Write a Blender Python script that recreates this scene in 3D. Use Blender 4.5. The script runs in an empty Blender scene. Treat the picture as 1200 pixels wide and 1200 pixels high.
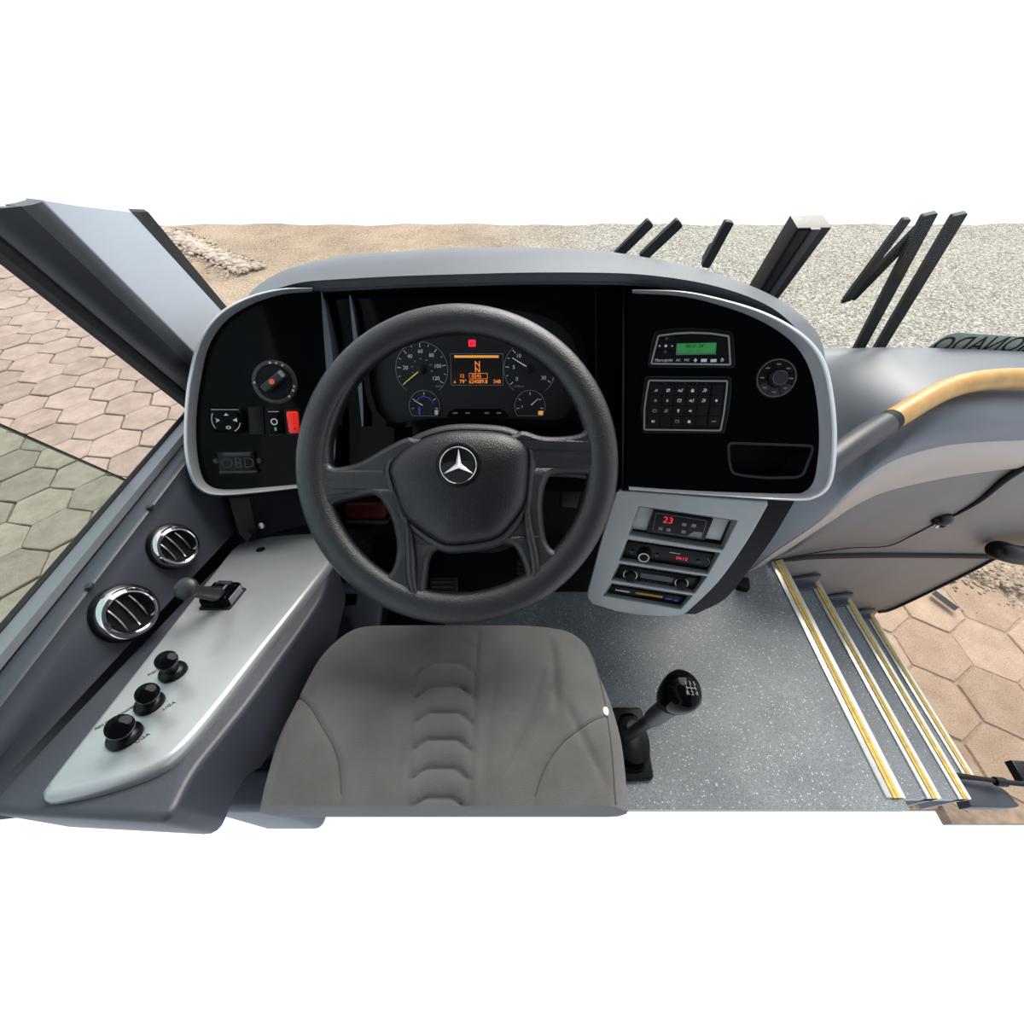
import bpy, math, random
from mathutils import Vector as V
random.seed(7)
SC = bpy.context.scene
COL = SC.collection
# ------------------------------------------------------------------ camera, world, exposure
F = 503.0
PITCH = math.radians(48.0)
CAM = V((0.0, 0.0, 1.18))
s_, c_ = math.sin(PITCH), math.cos(PITCH)
RT, FW, UP = V((1, 0, 0)), V((0, c_, -s_)), V((0, s_, c_))
cam = bpy.data.cameras.new('camera')
cam.sensor_width = 36.0
cam.sensor_fit = 'HORIZONTAL'
cam.lens = F / 1200.0 * 36.0
cam.clip_start = 0.02
camo = bpy.data.objects.new('camera', cam)
COL.objects.link(camo)
camo.location = CAM
camo.rotation_euler = (math.pi / 2 - PITCH, 0, 0)
SC.camera = camo
SC.view_settings.view_transform = 'Standard'
SC.view_settings.look = 'None'
SC.view_settings.exposure = 0.0
SC.view_settings.gamma = 1.0
SC.view_settings.use_curve_mapping = False
w = bpy.data.worlds.new('overcast sky')
SC.world = w
w.use_nodes = True
bg = w.node_tree.nodes['Background']
bg.inputs[0].default_value = (.93, 1.0, 1.10, 1)
bg.inputs[1].default_value = 1.38
sun = bpy.data.lights.new('sun', 'SUN')
sun.energy = 6.0
sun.angle = math.radians(40)
sun.color = (1.0, 0.94, 0.86)
suno = bpy.data.objects.new('sun', sun)
COL.objects.link(suno)
suno.rotation_euler = (math.radians(-38), math.radians(22), 0)   # high, ahead of the bus and to its right
SC.cycles.max_bounces = 8
SC.cycles.transparent_max_bounces = 12
SC.cycles.caustics_reflective = False
SC.cycles.caustics_refractive = False
SC.cycles.sample_clamp_indirect = 4.0

G = -0.90          # road level (bus floor is z = 0)


# ------------------------------------------------------------------ measuring helpers
def ray(x, y): return FW + RT * ((x - 600) / F) - UP * ((y - 600) / F)
def at_z(x, y, z): r = ray(x, y); return CAM + r * ((z - CAM.z) / r.z)
def at_y(x, y, Y): r = ray(x, y); return CAM + r * (Y / r.y)
def at_x(x, y, X): r = ray(x, y); return CAM + r * (X / r.x)
def at_d(x, y, d): return CAM + ray(x, y) * d


class Fr:
    """a local frame: origin o, axes u, v and normal n"""
    def __init__(self, o, u, v):
        self.o = V(o); self.u = V(u).normalized()
        v = V(v); v = v - self.u * v.dot(self.u); self.v = v.normalized()
        self.n = self.u.cross(self.v)
    def hit(self, x, y, off=0.0):
        r = ray(x, y)
        return CAM + r * ((self.o + self.n * off - CAM).dot(self.n) / r.dot(self.n))
    def loc(self, x, y, off=0.0):
        p = self.hit(x, y, off) - self.o
        return (p.dot(self.u), p.dot(self.v))
    def w(self, a, b, n=0.0): return self.o + self.u * a + self.v * b + self.n * n
    def at(self, x, y, off=0.0, rot=0.0):
        """a frame centred where the pixel meets this plane"""
        p = self.hit(x, y, off)
        cu, su = math.cos(rot), math.sin(rot)
        return Fr(p, self.u * cu + self.v * su, self.v * cu - self.u * su)


def cr(pts, k=4, closed=False):
    """Catmull-Rom through points (tuples or vectors)"""
    pts = [V(p) for p in pts]
    n = len(pts); out = []
    rng = range(n if closed else n - 1)
    for i in rng:
        p1, p2 = pts[i], pts[(i + 1) % n]
        p0 = pts[(i - 1) % n] if closed or i > 0 else p1 * 2 - p2
        p3 = pts[(i + 2) % n] if closed or i + 2 < n else p2 * 2 - p1
        for j in range(k):
            t = j / k
            out.append(0.5 * (2 * p1 + (p2 - p0) * t + (2 * p0 - 5 * p1 + 4 * p2 - p3) * t * t + (3 * p1 - p0 - 3 * p2 + p3) * t ** 3))
    if not closed: out.append(pts[-1].copy())
    return out


def ipl(poly, x):
    """y of a polyline at x"""
    if x <= poly[0][0]: return poly[0][1]
    for (x0, y0), (x1, y1) in zip(poly, poly[1:]):
        if x <= x1: return y0 + (y1 - y0) * (x - x0) / (x1 - x0)
    return poly[-1][1]


def rrect(u0, u1, v0, v1, r, k=4):
    out = []
    for cx, cy, a in ((u1 - r, v1 - r, 0), (u0 + r, v1 - r, 90), (u0 + r, v0 + r, 180), (u1 - r, v0 + r, 270)):
        for j in range(k + 1):
            t = math.radians(a + 90 * j / k)
            out.append((cx + r * math.cos(t), cy + r * math.sin(t)))
    return out


def roundpoly(pts, r, k=4):
    """round the corners of a polygon by radius-like distance r"""
    n = len(pts); out = []
    for i in range(n):
        p = V(pts[i][:2]); a = V(pts[i - 1][:2]); b = V(pts[(i + 1) % n][:2])
        da, db = a - p, b - p
        ra, rb = min(r, da.length * .45), min(r, db.length * .45)
        s, e = p + da.normalized() * ra, p + db.normalized() * rb
        for j in range(k + 1):
            t = j / k
            q = s * (1 - t) ** 2 + p * 2 * t * (1 - t) + e * t * t
            out.append((q.x, q.y))
    return out


def circ(r, seg=32, cx=0, cy=0, ry=None):
    ry = r if ry is None else ry
    return [(cx + r * math.cos(2 * math.pi * i / seg), cy + ry * math.sin(2 * math.pi * i / seg)) for i in range(seg)]


def area(pts): return sum(a[0] * b[1] - b[0] * a[1] for a, b in zip(pts, pts[1:] + pts[:1])) / 2


def inset(pts, d):
    """offset a CCW outline inward by d"""
    n = len(pts); out = []
    for i in range(n):
        p = V(pts[i][:2]); a = V(pts[i - 1][:2]); b = V(pts[(i + 1) % n][:2])
        e1, e2 = (p - a), (b - p)
        if e1.length < 1e-9: e1 = e2
        if e2.length < 1e-9: e2 = e1
        e1.normalize(); e2.normalize()
        n1, n2 = V((-e1.y, e1.x)), V((-e2.y, e2.x))
        m = n1 + n2
        m = n1 if m.length < 1e-6 else m.normalized()
        q = p + m * (d / max(.45, m.dot(n1)))
        out.append((q.x, q.y))
    return out


# ------------------------------------------------------------------ mesh builder
class MB:
    def __init__(self): self.v = []; self.f = []; self.s = []
    def add(self, vs, fs, smooth=False):
        b = len(self.v)
        self.v += [V(p) for p in vs]
        self.f += [tuple(i + b for i in f) for f in fs]
        self.s += [smooth] * len(fs)
        return self
    def loft(self, rings, closed=True, caps=True, smooth=True, loop=False):
        n = len(rings[0]); vs = [p for r in rings for p in r]; fs = []
        m = len(rings)
        for i in range(m if loop else m - 1):
            i2 = (i + 1) % m
            for j in range(n if closed else n - 1):
                j2 = (j + 1) % n
                fs.append((i * n + j, i * n + j2, i2 * n + j2, i2 * n + j))
        self.add(vs, fs, smooth)
        if caps and not loop and closed:
            b = len(self.v) - len(vs)
            self.f.append(tuple(b + j for j in reversed(range(n)))); self.s.append(False)
            self.f.append(tuple(b + (m - 1) * n + j for j in range(n))); self.s.append(False)
        return self
    def tube(self, path, r, seg=12, closed=False, flat=1.0, updir=None):
        path = [V(p) for p in path]; rings = []; n = len(path); prev = None
        for i, p in enumerate(path):
            if closed: t = path[(i + 1) % n] - path[i - 1]
            else: t = path[min(i + 1, n - 1)] - path[max(i - 1, 0)]
            t.normalize()
            if updir is not None: a = V(updir)
            else: a = prev if prev is not None else (V((0, 0, 1)) if abs(t.z) < .9 else V((1, 0, 0)))
            a = (a - t * a.dot(t)).normalized(); prev = a
            b = t.cross(a)
            rr = r[i] if isinstance(r, (list, tuple)) else r
            rings.append([p + a * (math.cos(2 * math.pi * k / seg) * rr * flat) + b * (math.sin(2 * math.pi * k / seg) * rr) for k in range(seg)])
        return self.loft(rings, True, not closed, True, closed)
    def plate(self, fr, pts, n0, n1, bev=0.0, smooth=False):
        """prism of a CCW local outline between heights n0 and n1, bevelled at the top"""
        pts = [tuple(p[:2]) for p in pts]
        if area(pts) < 0: pts = pts[::-1]
        rings = [[fr.w(a, b, n0) for a, b in pts]]
        if bev > 0:
            for t in (0, 30, 60, 90):
                q = inset(pts, bev * (1 - math.cos(math.radians(t))))
                rings.append([fr.w(a, b, n1 - bev + bev * math.sin(math.radians(t))) for a, b in q])
        else:
            rings.append([fr.w(a, b, n1) for a, b in pts])
        return self.loft(rings, True, True, smooth or bev > 0)
    def box(self, fr, u0, u1, v0, v1, n0, n1, bev=0.0):
        if bev > 0: return self.plate(fr, rrect(u0, u1, v0, v1, bev * 1.5, 3), n0, n1, bev)
        return self.plate(fr, [(u0, v0), (u1, v0), (u1, v1), (u0, v1)], n0, n1)
    def lathe(self, fr, prof, seg=32, cap=True, sx=1.0, sy=1.0):
        rings = [[fr.w(r * sx * math.cos(2 * math.pi * k / seg), r * sy * math.sin(2 * math.pi * k / seg), h) for k in range(seg)] for r, h in prof]
        return self.loft(rings, True, cap, True)
    def ring(self, fr, ri, ro, n0, n1, seg=48, sy=1.0):
        prof = [(ro, n0), (ro, n1), (ri, n1), (ri, n0)]
        rings = [[fr.w(r * math.cos(2 * math.pi * k / seg), r * sy * math.sin(2 * math.pi * k / seg), h) for k in range(seg)] for r, h in prof]
        vs = [p for r in rings for p in r]; fs = []
        for i in range(4):
            for k in range(seg):
                k2 = (k + 1) % seg; i2 = (i + 1) % 4
                fs.append((i * seg + k, i * seg + k2, i2 * seg + k2, i2 * seg + k))
        return self.add(vs, fs)
    def band(self, fr, pts, width, n0, n1):
        """closed outline drawn as a raised strip"""
        pts = [tuple(p[:2]) for p in pts]
        if area(pts) < 0: pts = pts[::-1]
        q = inset(pts, width); n = len(pts)
        rows = [[fr.w(a, b, h) for a, b in P] for P, h in ((pts, n0), (pts, n1), (q, n1), (q, n0))]
        return self.loft(rows, True, False, False)
    def grid(self, rows, smooth=True): return self.loft(rows, False, False, smooth)
    def sheet(self, rows, off):
        """open grid given a back at offset vector off, so that it has thickness"""
        off = V(off); n = len(rows[0]); m = len(rows)
        back = [[p + off for p in r] for r in rows]
        self.grid(rows); self.grid([r[::-1] for r in back])
        self.grid([rows[0][::-1], back[0][::-1]], False); self.grid([rows[-1], back[-1]], False)
        self.grid([[r[0] for r in rows], [r[0] for r in back]], False)
        self.grid([[r[-1] for r in rows][::-1], [r[-1] for r in back][::-1]], False)
        return self
    def curve(self, fr, outlines, n0, n1, bev=0.0, smooth=False):
        """plate with holes: filled curve, extruded and bevelled, in the frame"""
        cu = bpy.data.curves.new('t', 'CURVE'); cu.dimensions = '2D'; cu.fill_mode = 'BOTH'
        cu.extrude = max((n1 - n0) / 2 - bev, 0); cu.bevel_depth = bev; cu.bevel_resolution = 2; cu.offset = -bev
        for pts in outlines:
            sp = cu.splines.new('POLY'); sp.points.add(len(pts) - 1); sp.use_cyclic_u = True
            for q, p in zip(sp.points, pts): q.co = (p[0], p[1], 0, 1)
        return self._take(cu, lambda p: fr.w(p.x, p.y, p.z + (n0 + n1) / 2), smooth)
    def text(self, fr, body, size, u=0, v=0, n0=0.0, n1=0.0006, mirror=False, shear=0.0, align='CENTER', sx=1.0):
        cu = bpy.data.curves.new('t', 'FONT'); cu.body = body; cu.size = size
        cu.align_x = align; cu.align_y = 'CENTER'; cu.extrude = (n1 - n0) / 2; cu.shear = shear
        cu.resolution_u = 3
        m = (-1 if mirror else 1) * sx
        return self._take(cu, lambda p: fr.w(u + p.x * m, v + p.y, p.z + (n0 + n1) / 2), False)
    def _take(self, cu, fn, smooth):
        o = bpy.data.objects.new('t', cu)
        me = o.to_mesh()
        self.add([fn(q.co) for q in me.vertices], [tuple(p.vertices) for p in me.polygons], smooth)
        o.to_mesh_clear(); bpy.data.objects.remove(o); bpy.data.curves.remove(cu)
        return self
    def build(self, name, mat, parent=None, label=None, cat=None, group=None, kind=None, at=None, auto=True):
        if parent is None:
            if at is None:
                xs = [p.x for p in self.v]; ys = [p.y for p in self.v]
                at = V(((min(xs) + max(xs)) / 2, (min(ys) + max(ys)) / 2, min(p.z for p in self.v)))
            org = V(at)
        else: org = ORG[parent.name]
        me = bpy.data.meshes.new(name)
        me.from_pydata([p - org for p in self.v], [], self.f)
        me.polygons.foreach_set('use_smooth', self.s)
        me.materials.append(mat)
        me.validate(); me.update()
        if any(self.s) and auto:
            me.set_sharp_from_angle(angle=math.radians(42))
        o = bpy.data.objects.new(name, me); COL.objects.link(o)
        if parent is None: o.location = org
        else: o.parent = parent
        ORG[o.name] = org
        return tag(o, label, cat, group, kind)


ORG = {}


def tag(o, label=None, cat=None, group=None, kind=None):
    for k, x in (('label', label), ('category', cat), ('group', group), ('kind', kind)):
        if x: o[k] = x
    return o


def thing(name, label, cat, loc, group=None, kind=None):
    o = bpy.data.objects.new(name, None); COL.objects.link(o); o.location = loc
    o.empty_display_size = .02
    ORG[o.name] = V(loc)
    return tag(o, label, cat, group, kind)


# ------------------------------------------------------------------ materials
def mat(name, col, rough=.5, metal=0.0, var=.06, scale=40, bump=.0, bscale=300, spec=.5, coat=0.0, emit=None, es=1.0, sheen=0.0):
    m = bpy.data.materials.new(name); m.use_nodes = True
    nt = m.node_tree; N, L = nt.nodes, nt.links; b = N['Principled BSDF']
    tc = N.new('ShaderNodeTexCoord')
    no = N.new('ShaderNodeTexNoise'); no.inputs['Scale'].default_value = scale; no.inputs['Detail'].default_value = 4
    L.new(tc.outputs['Object'], no.inputs['Vector'])
    rp = N.new('ShaderNodeValToRGB')
    rp.color_ramp.elements[0].position = .3; rp.color_ramp.elements[1].position = .7
    rp.color_ramp.elements[0].color = [max(0, c * (1 - var)) for c in col] + [1]
    rp.color_ramp.elements[1].color = [min(1, c * (1 + var)) for c in col] + [1]
    L.new(no.outputs[0], rp.inputs[0]); L.new(rp.outputs[0], b.inputs['Base Color'])
    b.inputs['Roughness'].default_value = rough; b.inputs['Metallic'].default_value = metal
    b.inputs['Specular IOR Level'].default_value = spec; b.inputs['Coat Weight'].default_value = coat
    b.inputs['Coat Roughness'].default_value = .05; b.inputs['Sheen Weight'].default_value = sheen
    if bump:
        n2 = N.new('ShaderNodeTexNoise'); n2.inputs['Scale'].default_value = bscale; n2.inputs['Detail'].default_value = 2
        L.new(tc.outputs['Object'], n2.inputs['Vector'])
        bp = N.new('ShaderNodeBump'); bp.inputs['Strength'].default_value = bump; bp.inputs['Distance'].default_value = .002
        L.new(n2.outputs[0], bp.inputs['Height']); L.new(bp.outputs[0], b.inputs['Normal'])
    if emit:
        b.inputs['Emission Color'].default_value = (*emit, 1); b.inputs['Emission Strength'].default_value = es
    return m


def glass(name, tint, gloss=.06):
    m = bpy.data.materials.new(name); m.use_nodes = True
    nt = m.node_tree; N, L = nt.nodes, nt.links; N.remove(N['Principled BSDF'])
    t = N.new('ShaderNodeBsdfTransparent'); t.inputs[0].default_value = (*tint, 1)
    g = N.new('ShaderNodeBsdfGlossy'); g.inputs['Roughness'].default_value = .02
    mx = N.new('ShaderNodeMixShader'); mx.inputs[0].default_value = gloss
    L.new(t.outputs[0], mx.inputs[1]); L.new(g.outputs[0], mx.inputs[2])
    L.new(mx.outputs[0], N['Material Output'].inputs[0])
    return m


M = dict(
    gloss=mat('piano black plastic', (.002, .002, .003), .06, var=.02, spec=.06),
    satin=mat('satin black plastic', (.0035, .0035, .0045), .34, bump=.05, spec=.22),
    black=mat('matt black plastic', (.002, .002, .0025), .6, spec=.2),
    dark=mat('dark grey plastic', (.014, .015, .019), .45, bump=.1),
    rubber=mat('black rubber', (.006, .006, .007), .7, spec=.3),
    leather=mat('grained black leather', (.0085, .009, .011), .36, bump=.4, bscale=620, var=.12, spec=.6),
    pad=mat('grained hub plastic', (.004, .004, .006), .34, bump=.35, bscale=620, var=.1, spec=.5),
    silver=mat('silver painted plastic', (.34, .355, .365), .34, metal=.45, var=.03),
    bezel=mat('silver bezel paint', (.54, .56, .58), .34, metal=.4, var=.02),
    radio=mat('grey console paint', (.36, .38, .38), .38, metal=.3, var=.03),
    chrome=mat('chrome', (.66, .65, .64), .10, metal=1, var=.01),
    dullchrome=mat('dull metal', (.35, .35, .36), .3, metal=1, var=.05),
    vinyl=mat('blue grey vinyl', (.030, .034, .046), .45, bump=.1, var=.05, scale=8),
    sill=mat('grey sill paint', (.13, .14, .16), .45, var=.05),
    dash=mat('grey dash vinyl', (.125, .14, .16), .42, bump=.08, var=.06, scale=6),
    front=mat('taupe panel with ground light', (.13, .115, .108), .42, var=.10, scale=5),  # warm brown tone includes painted light reflected from the ground
    hood=mat('dash hood vinyl', (.082, .092, .105), .48, bump=.15, bscale=500, var=.08, scale=10),
    band=mat('ground lit moulded band', (.40, .35, .32), .4, var=.06, scale=6),  # pale pinkish tone paints in light reflected from the ground outside
    fabric=mat('grey seat fabric', (.098, .094, .092), .95, bump=.6, bscale=900, var=.16, scale=14, spec=.1, sheen=.2),
    seam=mat('seat seam thread', (.055, .052, .05), .9),
    pillar=mat('pillar paint', (.30, .33, .38), .45, var=.03, scale=5),
    pillardark=mat('pillar dark vinyl', (.013, .014, .019), .4),
    ridge=mat('pillar ridge vinyl', (.06, .064, .072), .45),
    alu=mat('aluminium nosing', (.72, .71, .66), .3, metal=.6, var=.08, scale=60),
    yellow=mat('yellow grip insert', (.66, .46, .11), .6, var=.2, scale=70),
    rail=mat('yellow painted rail', (.50, .27, .06), .38, var=.12, scale=30),
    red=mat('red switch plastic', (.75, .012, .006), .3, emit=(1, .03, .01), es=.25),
    redd=mat('dark red fluid', (.055, .003, .004), .45, spec=.2),
    face=mat('gauge face', (.007, .008, .010), .5, spec=.3),
    mark=mat('white print', (.62, .64, .66), .6),
    faint=mat('grey print', (.20, .21, .23), .6),
    screen=mat('dark screen', (.012, .009, .008), .25),
    orange=mat('orange lit segments', (.5, .12, .01), .5, emit=(1, .27, .04), es=.85),
    orangebar=mat('amber lit bar', (.5, .2, .02), .5, emit=(1, .42, .08), es=.55),
    redlit=mat('red lit segments', (.5, .01, .02), .5, emit=(1, .02, .05), es=.85),
    greenlit=mat('green lit display', (.03, .2, .05), .4, emit=(.05, .40, .10), es=.20),
    lcdtext=mat('display text', (.004, .02, .008), .6),
    amber=mat('amber print', (.5, .22, .03), .5),
    bluel=mat('blue print', (.03, .04, .35), .5, emit=(.05, .08, .8), es=.18),
    needle=mat('pale needle', (.8, .8, .75), .5),
    ynd=mat('yellow green needle', (.65, .62, .12), .5, emit=(.7, .7, .1), es=.15),
    white=mat('white plastic', (.75, .75, .73), .5),
    ceil=mat('ceiling lining', (.09, .09, .095), .8),
    floorbox=mat('grey footwell moulding', (.075, .085, .105), .5),
    sticker=mat('frosted window film', (.42, .50, .47), .6),
    stext=mat('dark sticker lettering', (.012, .02, .02), .6),
    shadowm=mat('underdash shade liner', (.0018, .0018, .0022), .85, spec=.1),  # deep shade under the dash is put into this near black colour
    arm=mat('wiper arm paint', (.022, .025, .027), .6, spec=.25),
)
M['pane'] = glass('clear window glass', (.98, .985, .98), .012)
M['greenpane'] = glass('green tinted glass', (.79, .88, .85), .012)
M['screenglass'] = glass('windscreen glass', (.975, .985, .978), .005)


def ramp_mat(name, build):
    m = bpy.data.materials.new(name); m.use_nodes = True
    build(m.node_tree, m.node_tree.nodes, m.node_tree.links, m.node_tree.nodes['Principled BSDF'])
    return m


def mk_floor(nt, N, L, b):
    tc = N.new('ShaderNodeTexCoord')
    vo = N.new('ShaderNodeTexVoronoi'); vo.inputs['Scale'].default_value = 170
    L.new(tc.outputs['Object'], vo.inputs['Vector'])
    r1 = N.new('ShaderNodeValToRGB'); r1.color_ramp.elements[0].position = .16; r1.color_ramp.elements[1].position = .32
    r1.color_ramp.elements[0].color = (1, 1, 1, 1); r1.color_ramp.elements[1].color = (0, 0, 0, 1)
    L.new(vo.outputs['Distance'], r1.inputs[0])
    hs = N.new('ShaderNodeSeparateColor'); L.new(vo.outputs['Color'], hs.inputs[0])
    g = N.new('ShaderNodeMath'); g.operation = 'GREATER_THAN'; g.inputs[1].default_value = .76
    L.new(hs.outputs[0], g.inputs[0])
    mu = N.new('ShaderNodeMath'); mu.operation = 'MULTIPLY'; L.new(r1.outputs[0], mu.inputs[0]); L.new(g.outputs[0], mu.inputs[1])
    no = N.new('ShaderNodeTexNoise'); no.inputs['Scale'].default_value = 9; no.inputs['Detail'].default_value = 6
    L.new(tc.outputs['Object'], no.inputs['Vector'])
    r2 = N.new('ShaderNodeValToRGB'); r2.color_ramp.elements[0].position = .3; r2.color_ramp.elements[1].position = .7
    r2.color_ramp.elements[0].color = (.15, .165, .18, 1); r2.color_ramp.elements[1].color = (.21, .232, .247, 1)
    L.new(no.outputs[0], r2.inputs[0])
    n3 = N.new('ShaderNodeTexNoise'); n3.inputs['Scale'].default_value = 420; L.new(tc.outputs['Object'], n3.inputs['Vector'])
    r3 = N.new('ShaderNodeValToRGB'); r3.color_ramp.elements[0].color = (.6, .6, .6, 1); r3.color_ramp.elements[1].color = (1.3, 1.3, 1.3, 1)
    r3.color_ramp.elements[0].position = .35; r3.color_ramp.elements[1].position = .65
    L.new(n3.outputs[0], r3.inputs[0])
    mm = N.new('ShaderNodeMix'); mm.data_type = 'RGBA'; mm.blend_type = 'MULTIPLY'; mm.inputs[0].default_value = 1
    L.new(r2.outputs[0], mm.inputs[6]); L.new(r3.outputs[0], mm.inputs[7])
    mx = N.new('ShaderNodeMix'); mx.data_type = 'RGBA'; L.new(mu.outputs[0], mx.inputs[0])
    L.new(mm.outputs[2], mx.inputs[6]); mx.inputs[7].default_value = (.62, .66, .66, 1)
    L.new(mx.outputs[2], b.inputs['Base Color']); b.inputs['Roughness'].default_value = .42


M['floor'] = ramp_mat('speckled vinyl floor', mk_floor)


def mk_stone(nt, N, L, b, lo=(.235, .18, .15, 1), hi=(.385, .305, .258, 1)):
    oi = N.new('ShaderNodeObjectInfo'); tc = N.new('ShaderNodeTexCoord')
    ad = N.new('ShaderNodeVectorMath'); ad.operation = 'ADD'
    cx = N.new('ShaderNodeCombineXYZ')
    mu = N.new('ShaderNodeMath'); mu.operation = 'MULTIPLY'; mu.inputs[1].default_value = 60
    L.new(oi.outputs['Random'], mu.inputs[0]); L.new(mu.outputs[0], cx.inputs[0]); L.new(mu.outputs[0], cx.inputs[1])
    L.new(tc.outputs['Object'], ad.inputs[0]); L.new(cx.outputs[0], ad.inputs[1])
    no = N.new('ShaderNodeTexNoise'); no.inputs['Scale'].default_value = 7; no.inputs['Detail'].default_value = 8; no.inputs['Roughness'].default_value = .7
    L.new(ad.outputs[0], no.inputs['Vector'])
    r = N.new('ShaderNodeValToRGB'); e = r.color_ramp.elements
    e[0].position = .28; e[0].color = lo; e[1].position = .72; e[1].color = hi
    L.new(no.outputs[0], r.inputs[0])
    n2 = N.new('ShaderNodeTexNoise'); n2.inputs['Scale'].default_value = 150; n2.inputs['Detail'].default_value = 6; n2.inputs['Roughness'].default_value = .7
    L.new(ad.outputs[0], n2.inputs['Vector'])
    r2 = N.new('ShaderNodeValToRGB'); r2.color_ramp.elements[0].position = .33; r2.color_ramp.elements[1].position = .52
    r2.color_ramp.elements[0].color = (.58, .54, .50, 1); r2.color_ramp.elements[1].color = (1, 1, 1, 1)
    L.new(n2.outputs[0], r2.inputs[0])
    m1 = N.new('ShaderNodeMix'); m1.data_type = 'RGBA'; m1.blend_type = 'MULTIPLY'; m1.inputs[0].default_value = .9
    L.new(r.outputs[0], m1.inputs[6]); L.new(r2.outputs[0], m1.inputs[7])
    mr = N.new('ShaderNodeMapRange'); mr.inputs[3].default_value = .88; mr.inputs[4].default_value = 1.1
    L.new(oi.outputs['Random'], mr.inputs[0])
    hv = N.new('ShaderNodeHueSaturation'); L.new(mr.outputs[0], hv.inputs['Value']); L.new(m1.outputs[2], hv.inputs['Color'])
    L.new(hv.outputs[0], b.inputs['Base Color']); b.inputs['Roughness'].default_value = .95; b.inputs['Specular IOR Level'].default_value = .1
    bp = N.new('ShaderNodeBump'); bp.inputs['Strength'].default_value = .5; bp.inputs['Distance'].default_value = .006
    L.new(n2.outputs[0], bp.inputs['Height']); L.new(bp.outputs[0], b.inputs['Normal'])


M['stone'] = ramp_mat('worn pink concrete paver', mk_stone)
M['sandstone'] = ramp_mat('sandy concrete paver', lambda nt, N, L, b: mk_stone(nt, N, L, b, (.29, .205, .145, 1), (.43, .33, .245, 1)))


def mk_ground(nt, N, L, b):
    tc = N.new('ShaderNodeTexCoord'); sp = N.new('ShaderNodeSeparateXYZ'); L.new(tc.outputs['Object'], sp.inputs[0])
    no = N.new('ShaderNodeTexNoise'); no.inputs['Scale'].default_value = .9; no.inputs['Detail'].default_value = 7; no.inputs['Roughness'].default_value = .6
    L.new(tc.outputs['Object'], no.inputs['Vector'])
    # tan dirt
    r = N.new('ShaderNodeValToRGB'); e = r.color_ramp.elements
    e[0].position = .32; e[0].color = (.25, .19, .14, 1); e[1].position = .62; e[1].color = (.40, .315, .235, 1)
    L.new(no.outputs[0], r.inputs[0])
    # grey gravel
    vo = N.new('ShaderNodeTexVoronoi'); vo.inputs['Scale'].default_value = 52; L.new(tc.outputs['Object'], vo.inputs['Vector'])
    sc = N.new('ShaderNodeSeparateColor'); L.new(vo.outputs['Color'], sc.inputs[0])
    r2 = N.new('ShaderNodeValToRGB'); e = r2.color_ramp.elements
    e[0].position = 0; e[0].color = (.11, .115, .11, 1); e[1].position = 1; e[1].color = (.56, .56, .50, 1)
    x = r2.color_ramp.elements.new(.5); x.color = (.31, .305, .27, 1)
    L.new(sc.outputs[0], r2.inputs[0])
    # where the gravel lies: to the right, broken edge
    ma = N.new('ShaderNodeMath'); ma.operation = 'MULTIPLY_ADD'; ma.inputs[1].default_value = 3.2
    L.new(no.outputs[0], ma.inputs[0]); L.new(sp.outputs[0], ma.inputs[2])
    mr = N.new('ShaderNodeMapRange'); mr.inputs[1].default_value = .6; mr.inputs[2].default_value = 3.2
    L.new(ma.outputs[0], mr.inputs[0])
    my = N.new('ShaderNodeMapRange'); my.inputs[1].default_value = -2.2; my.inputs[2].default_value = -1.0; my.inputs[4].default_value = .86
    L.new(sp.outputs[1], my.inputs[0])
    m1 = N.new('ShaderNodeMath'); m1.operation = 'MULTIPLY'; L.new(my.outputs[0], m1.inputs[1]); L.new(mr.outputs[0], m1.inputs[0])
    mx = N.new('ShaderNodeMix'); mx.data_type = 'RGBA'; L.new(m1.outputs[0], mx.inputs[0])
    L.new(r.outputs[0], mx.inputs[6]); L.new(r2.outputs[0], mx.inputs[7])
    # small grit everywhere
    n2 = N.new('ShaderNodeTexNoise'); n2.inputs['Scale'].default_value = 45; n2.inputs['Detail'].default_value = 4; n2.inputs['Roughness'].default_value = .75
    L.new(tc.outputs['Object'], n2.inputs['Vector'])
    r3 = N.new('ShaderNodeValToRGB'); r3.color_ramp.elements[0].position = .36; r3.color_ramp.elements[1].position = .6
    r3.color_ramp.elements[0].color = (.52, .51, .50, 1); r3.color_ramp.elements[1].color = (1.16, 1.15, 1.15, 1)
    L.new(n2.outputs[0], r3.inputs[0])
    m2 = N.new('ShaderNodeMix'); m2.data_type = 'RGBA'; m2.blend_type = 'MULTIPLY'; m2.inputs[0].default_value = 1
    L.new(mx.outputs[2], m2.inputs[6]); L.new(r3.outputs[0], m2.inputs[7])
    L.new(m2.outputs[2], b.inputs['Base Color']); b.inputs['Roughness'].default_value = .97; b.inputs['Specular IOR Level'].default_value = .1
    bp = N.new('ShaderNodeBump'); bp.inputs['Strength'].default_value = .8; bp.inputs['Distance'].default_value = .02
    L.new(n2.outputs[0], bp.inputs['Height']); L.new(bp.outputs[0], b.inputs['Normal'])


M['ground'] = ramp_mat('dirt and gravel', mk_ground)
M['joint'] = mat('joint dirt', (.13, .092, .068), .97, var=.3, scale=30)
M['sand'] = mat('joint sand', (.27, .195, .14), .97, var=.25, scale=30)
M['rubbletan'] = mat('tan rubble', (.27, .21, .155), .95, var=.4, scale=14, bump=.8, bscale=60)
M['rubble'] = mat('pale rubble', (.36, .30, .24), .95, var=.35, scale=9, bump=.8, bscale=60)

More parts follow.
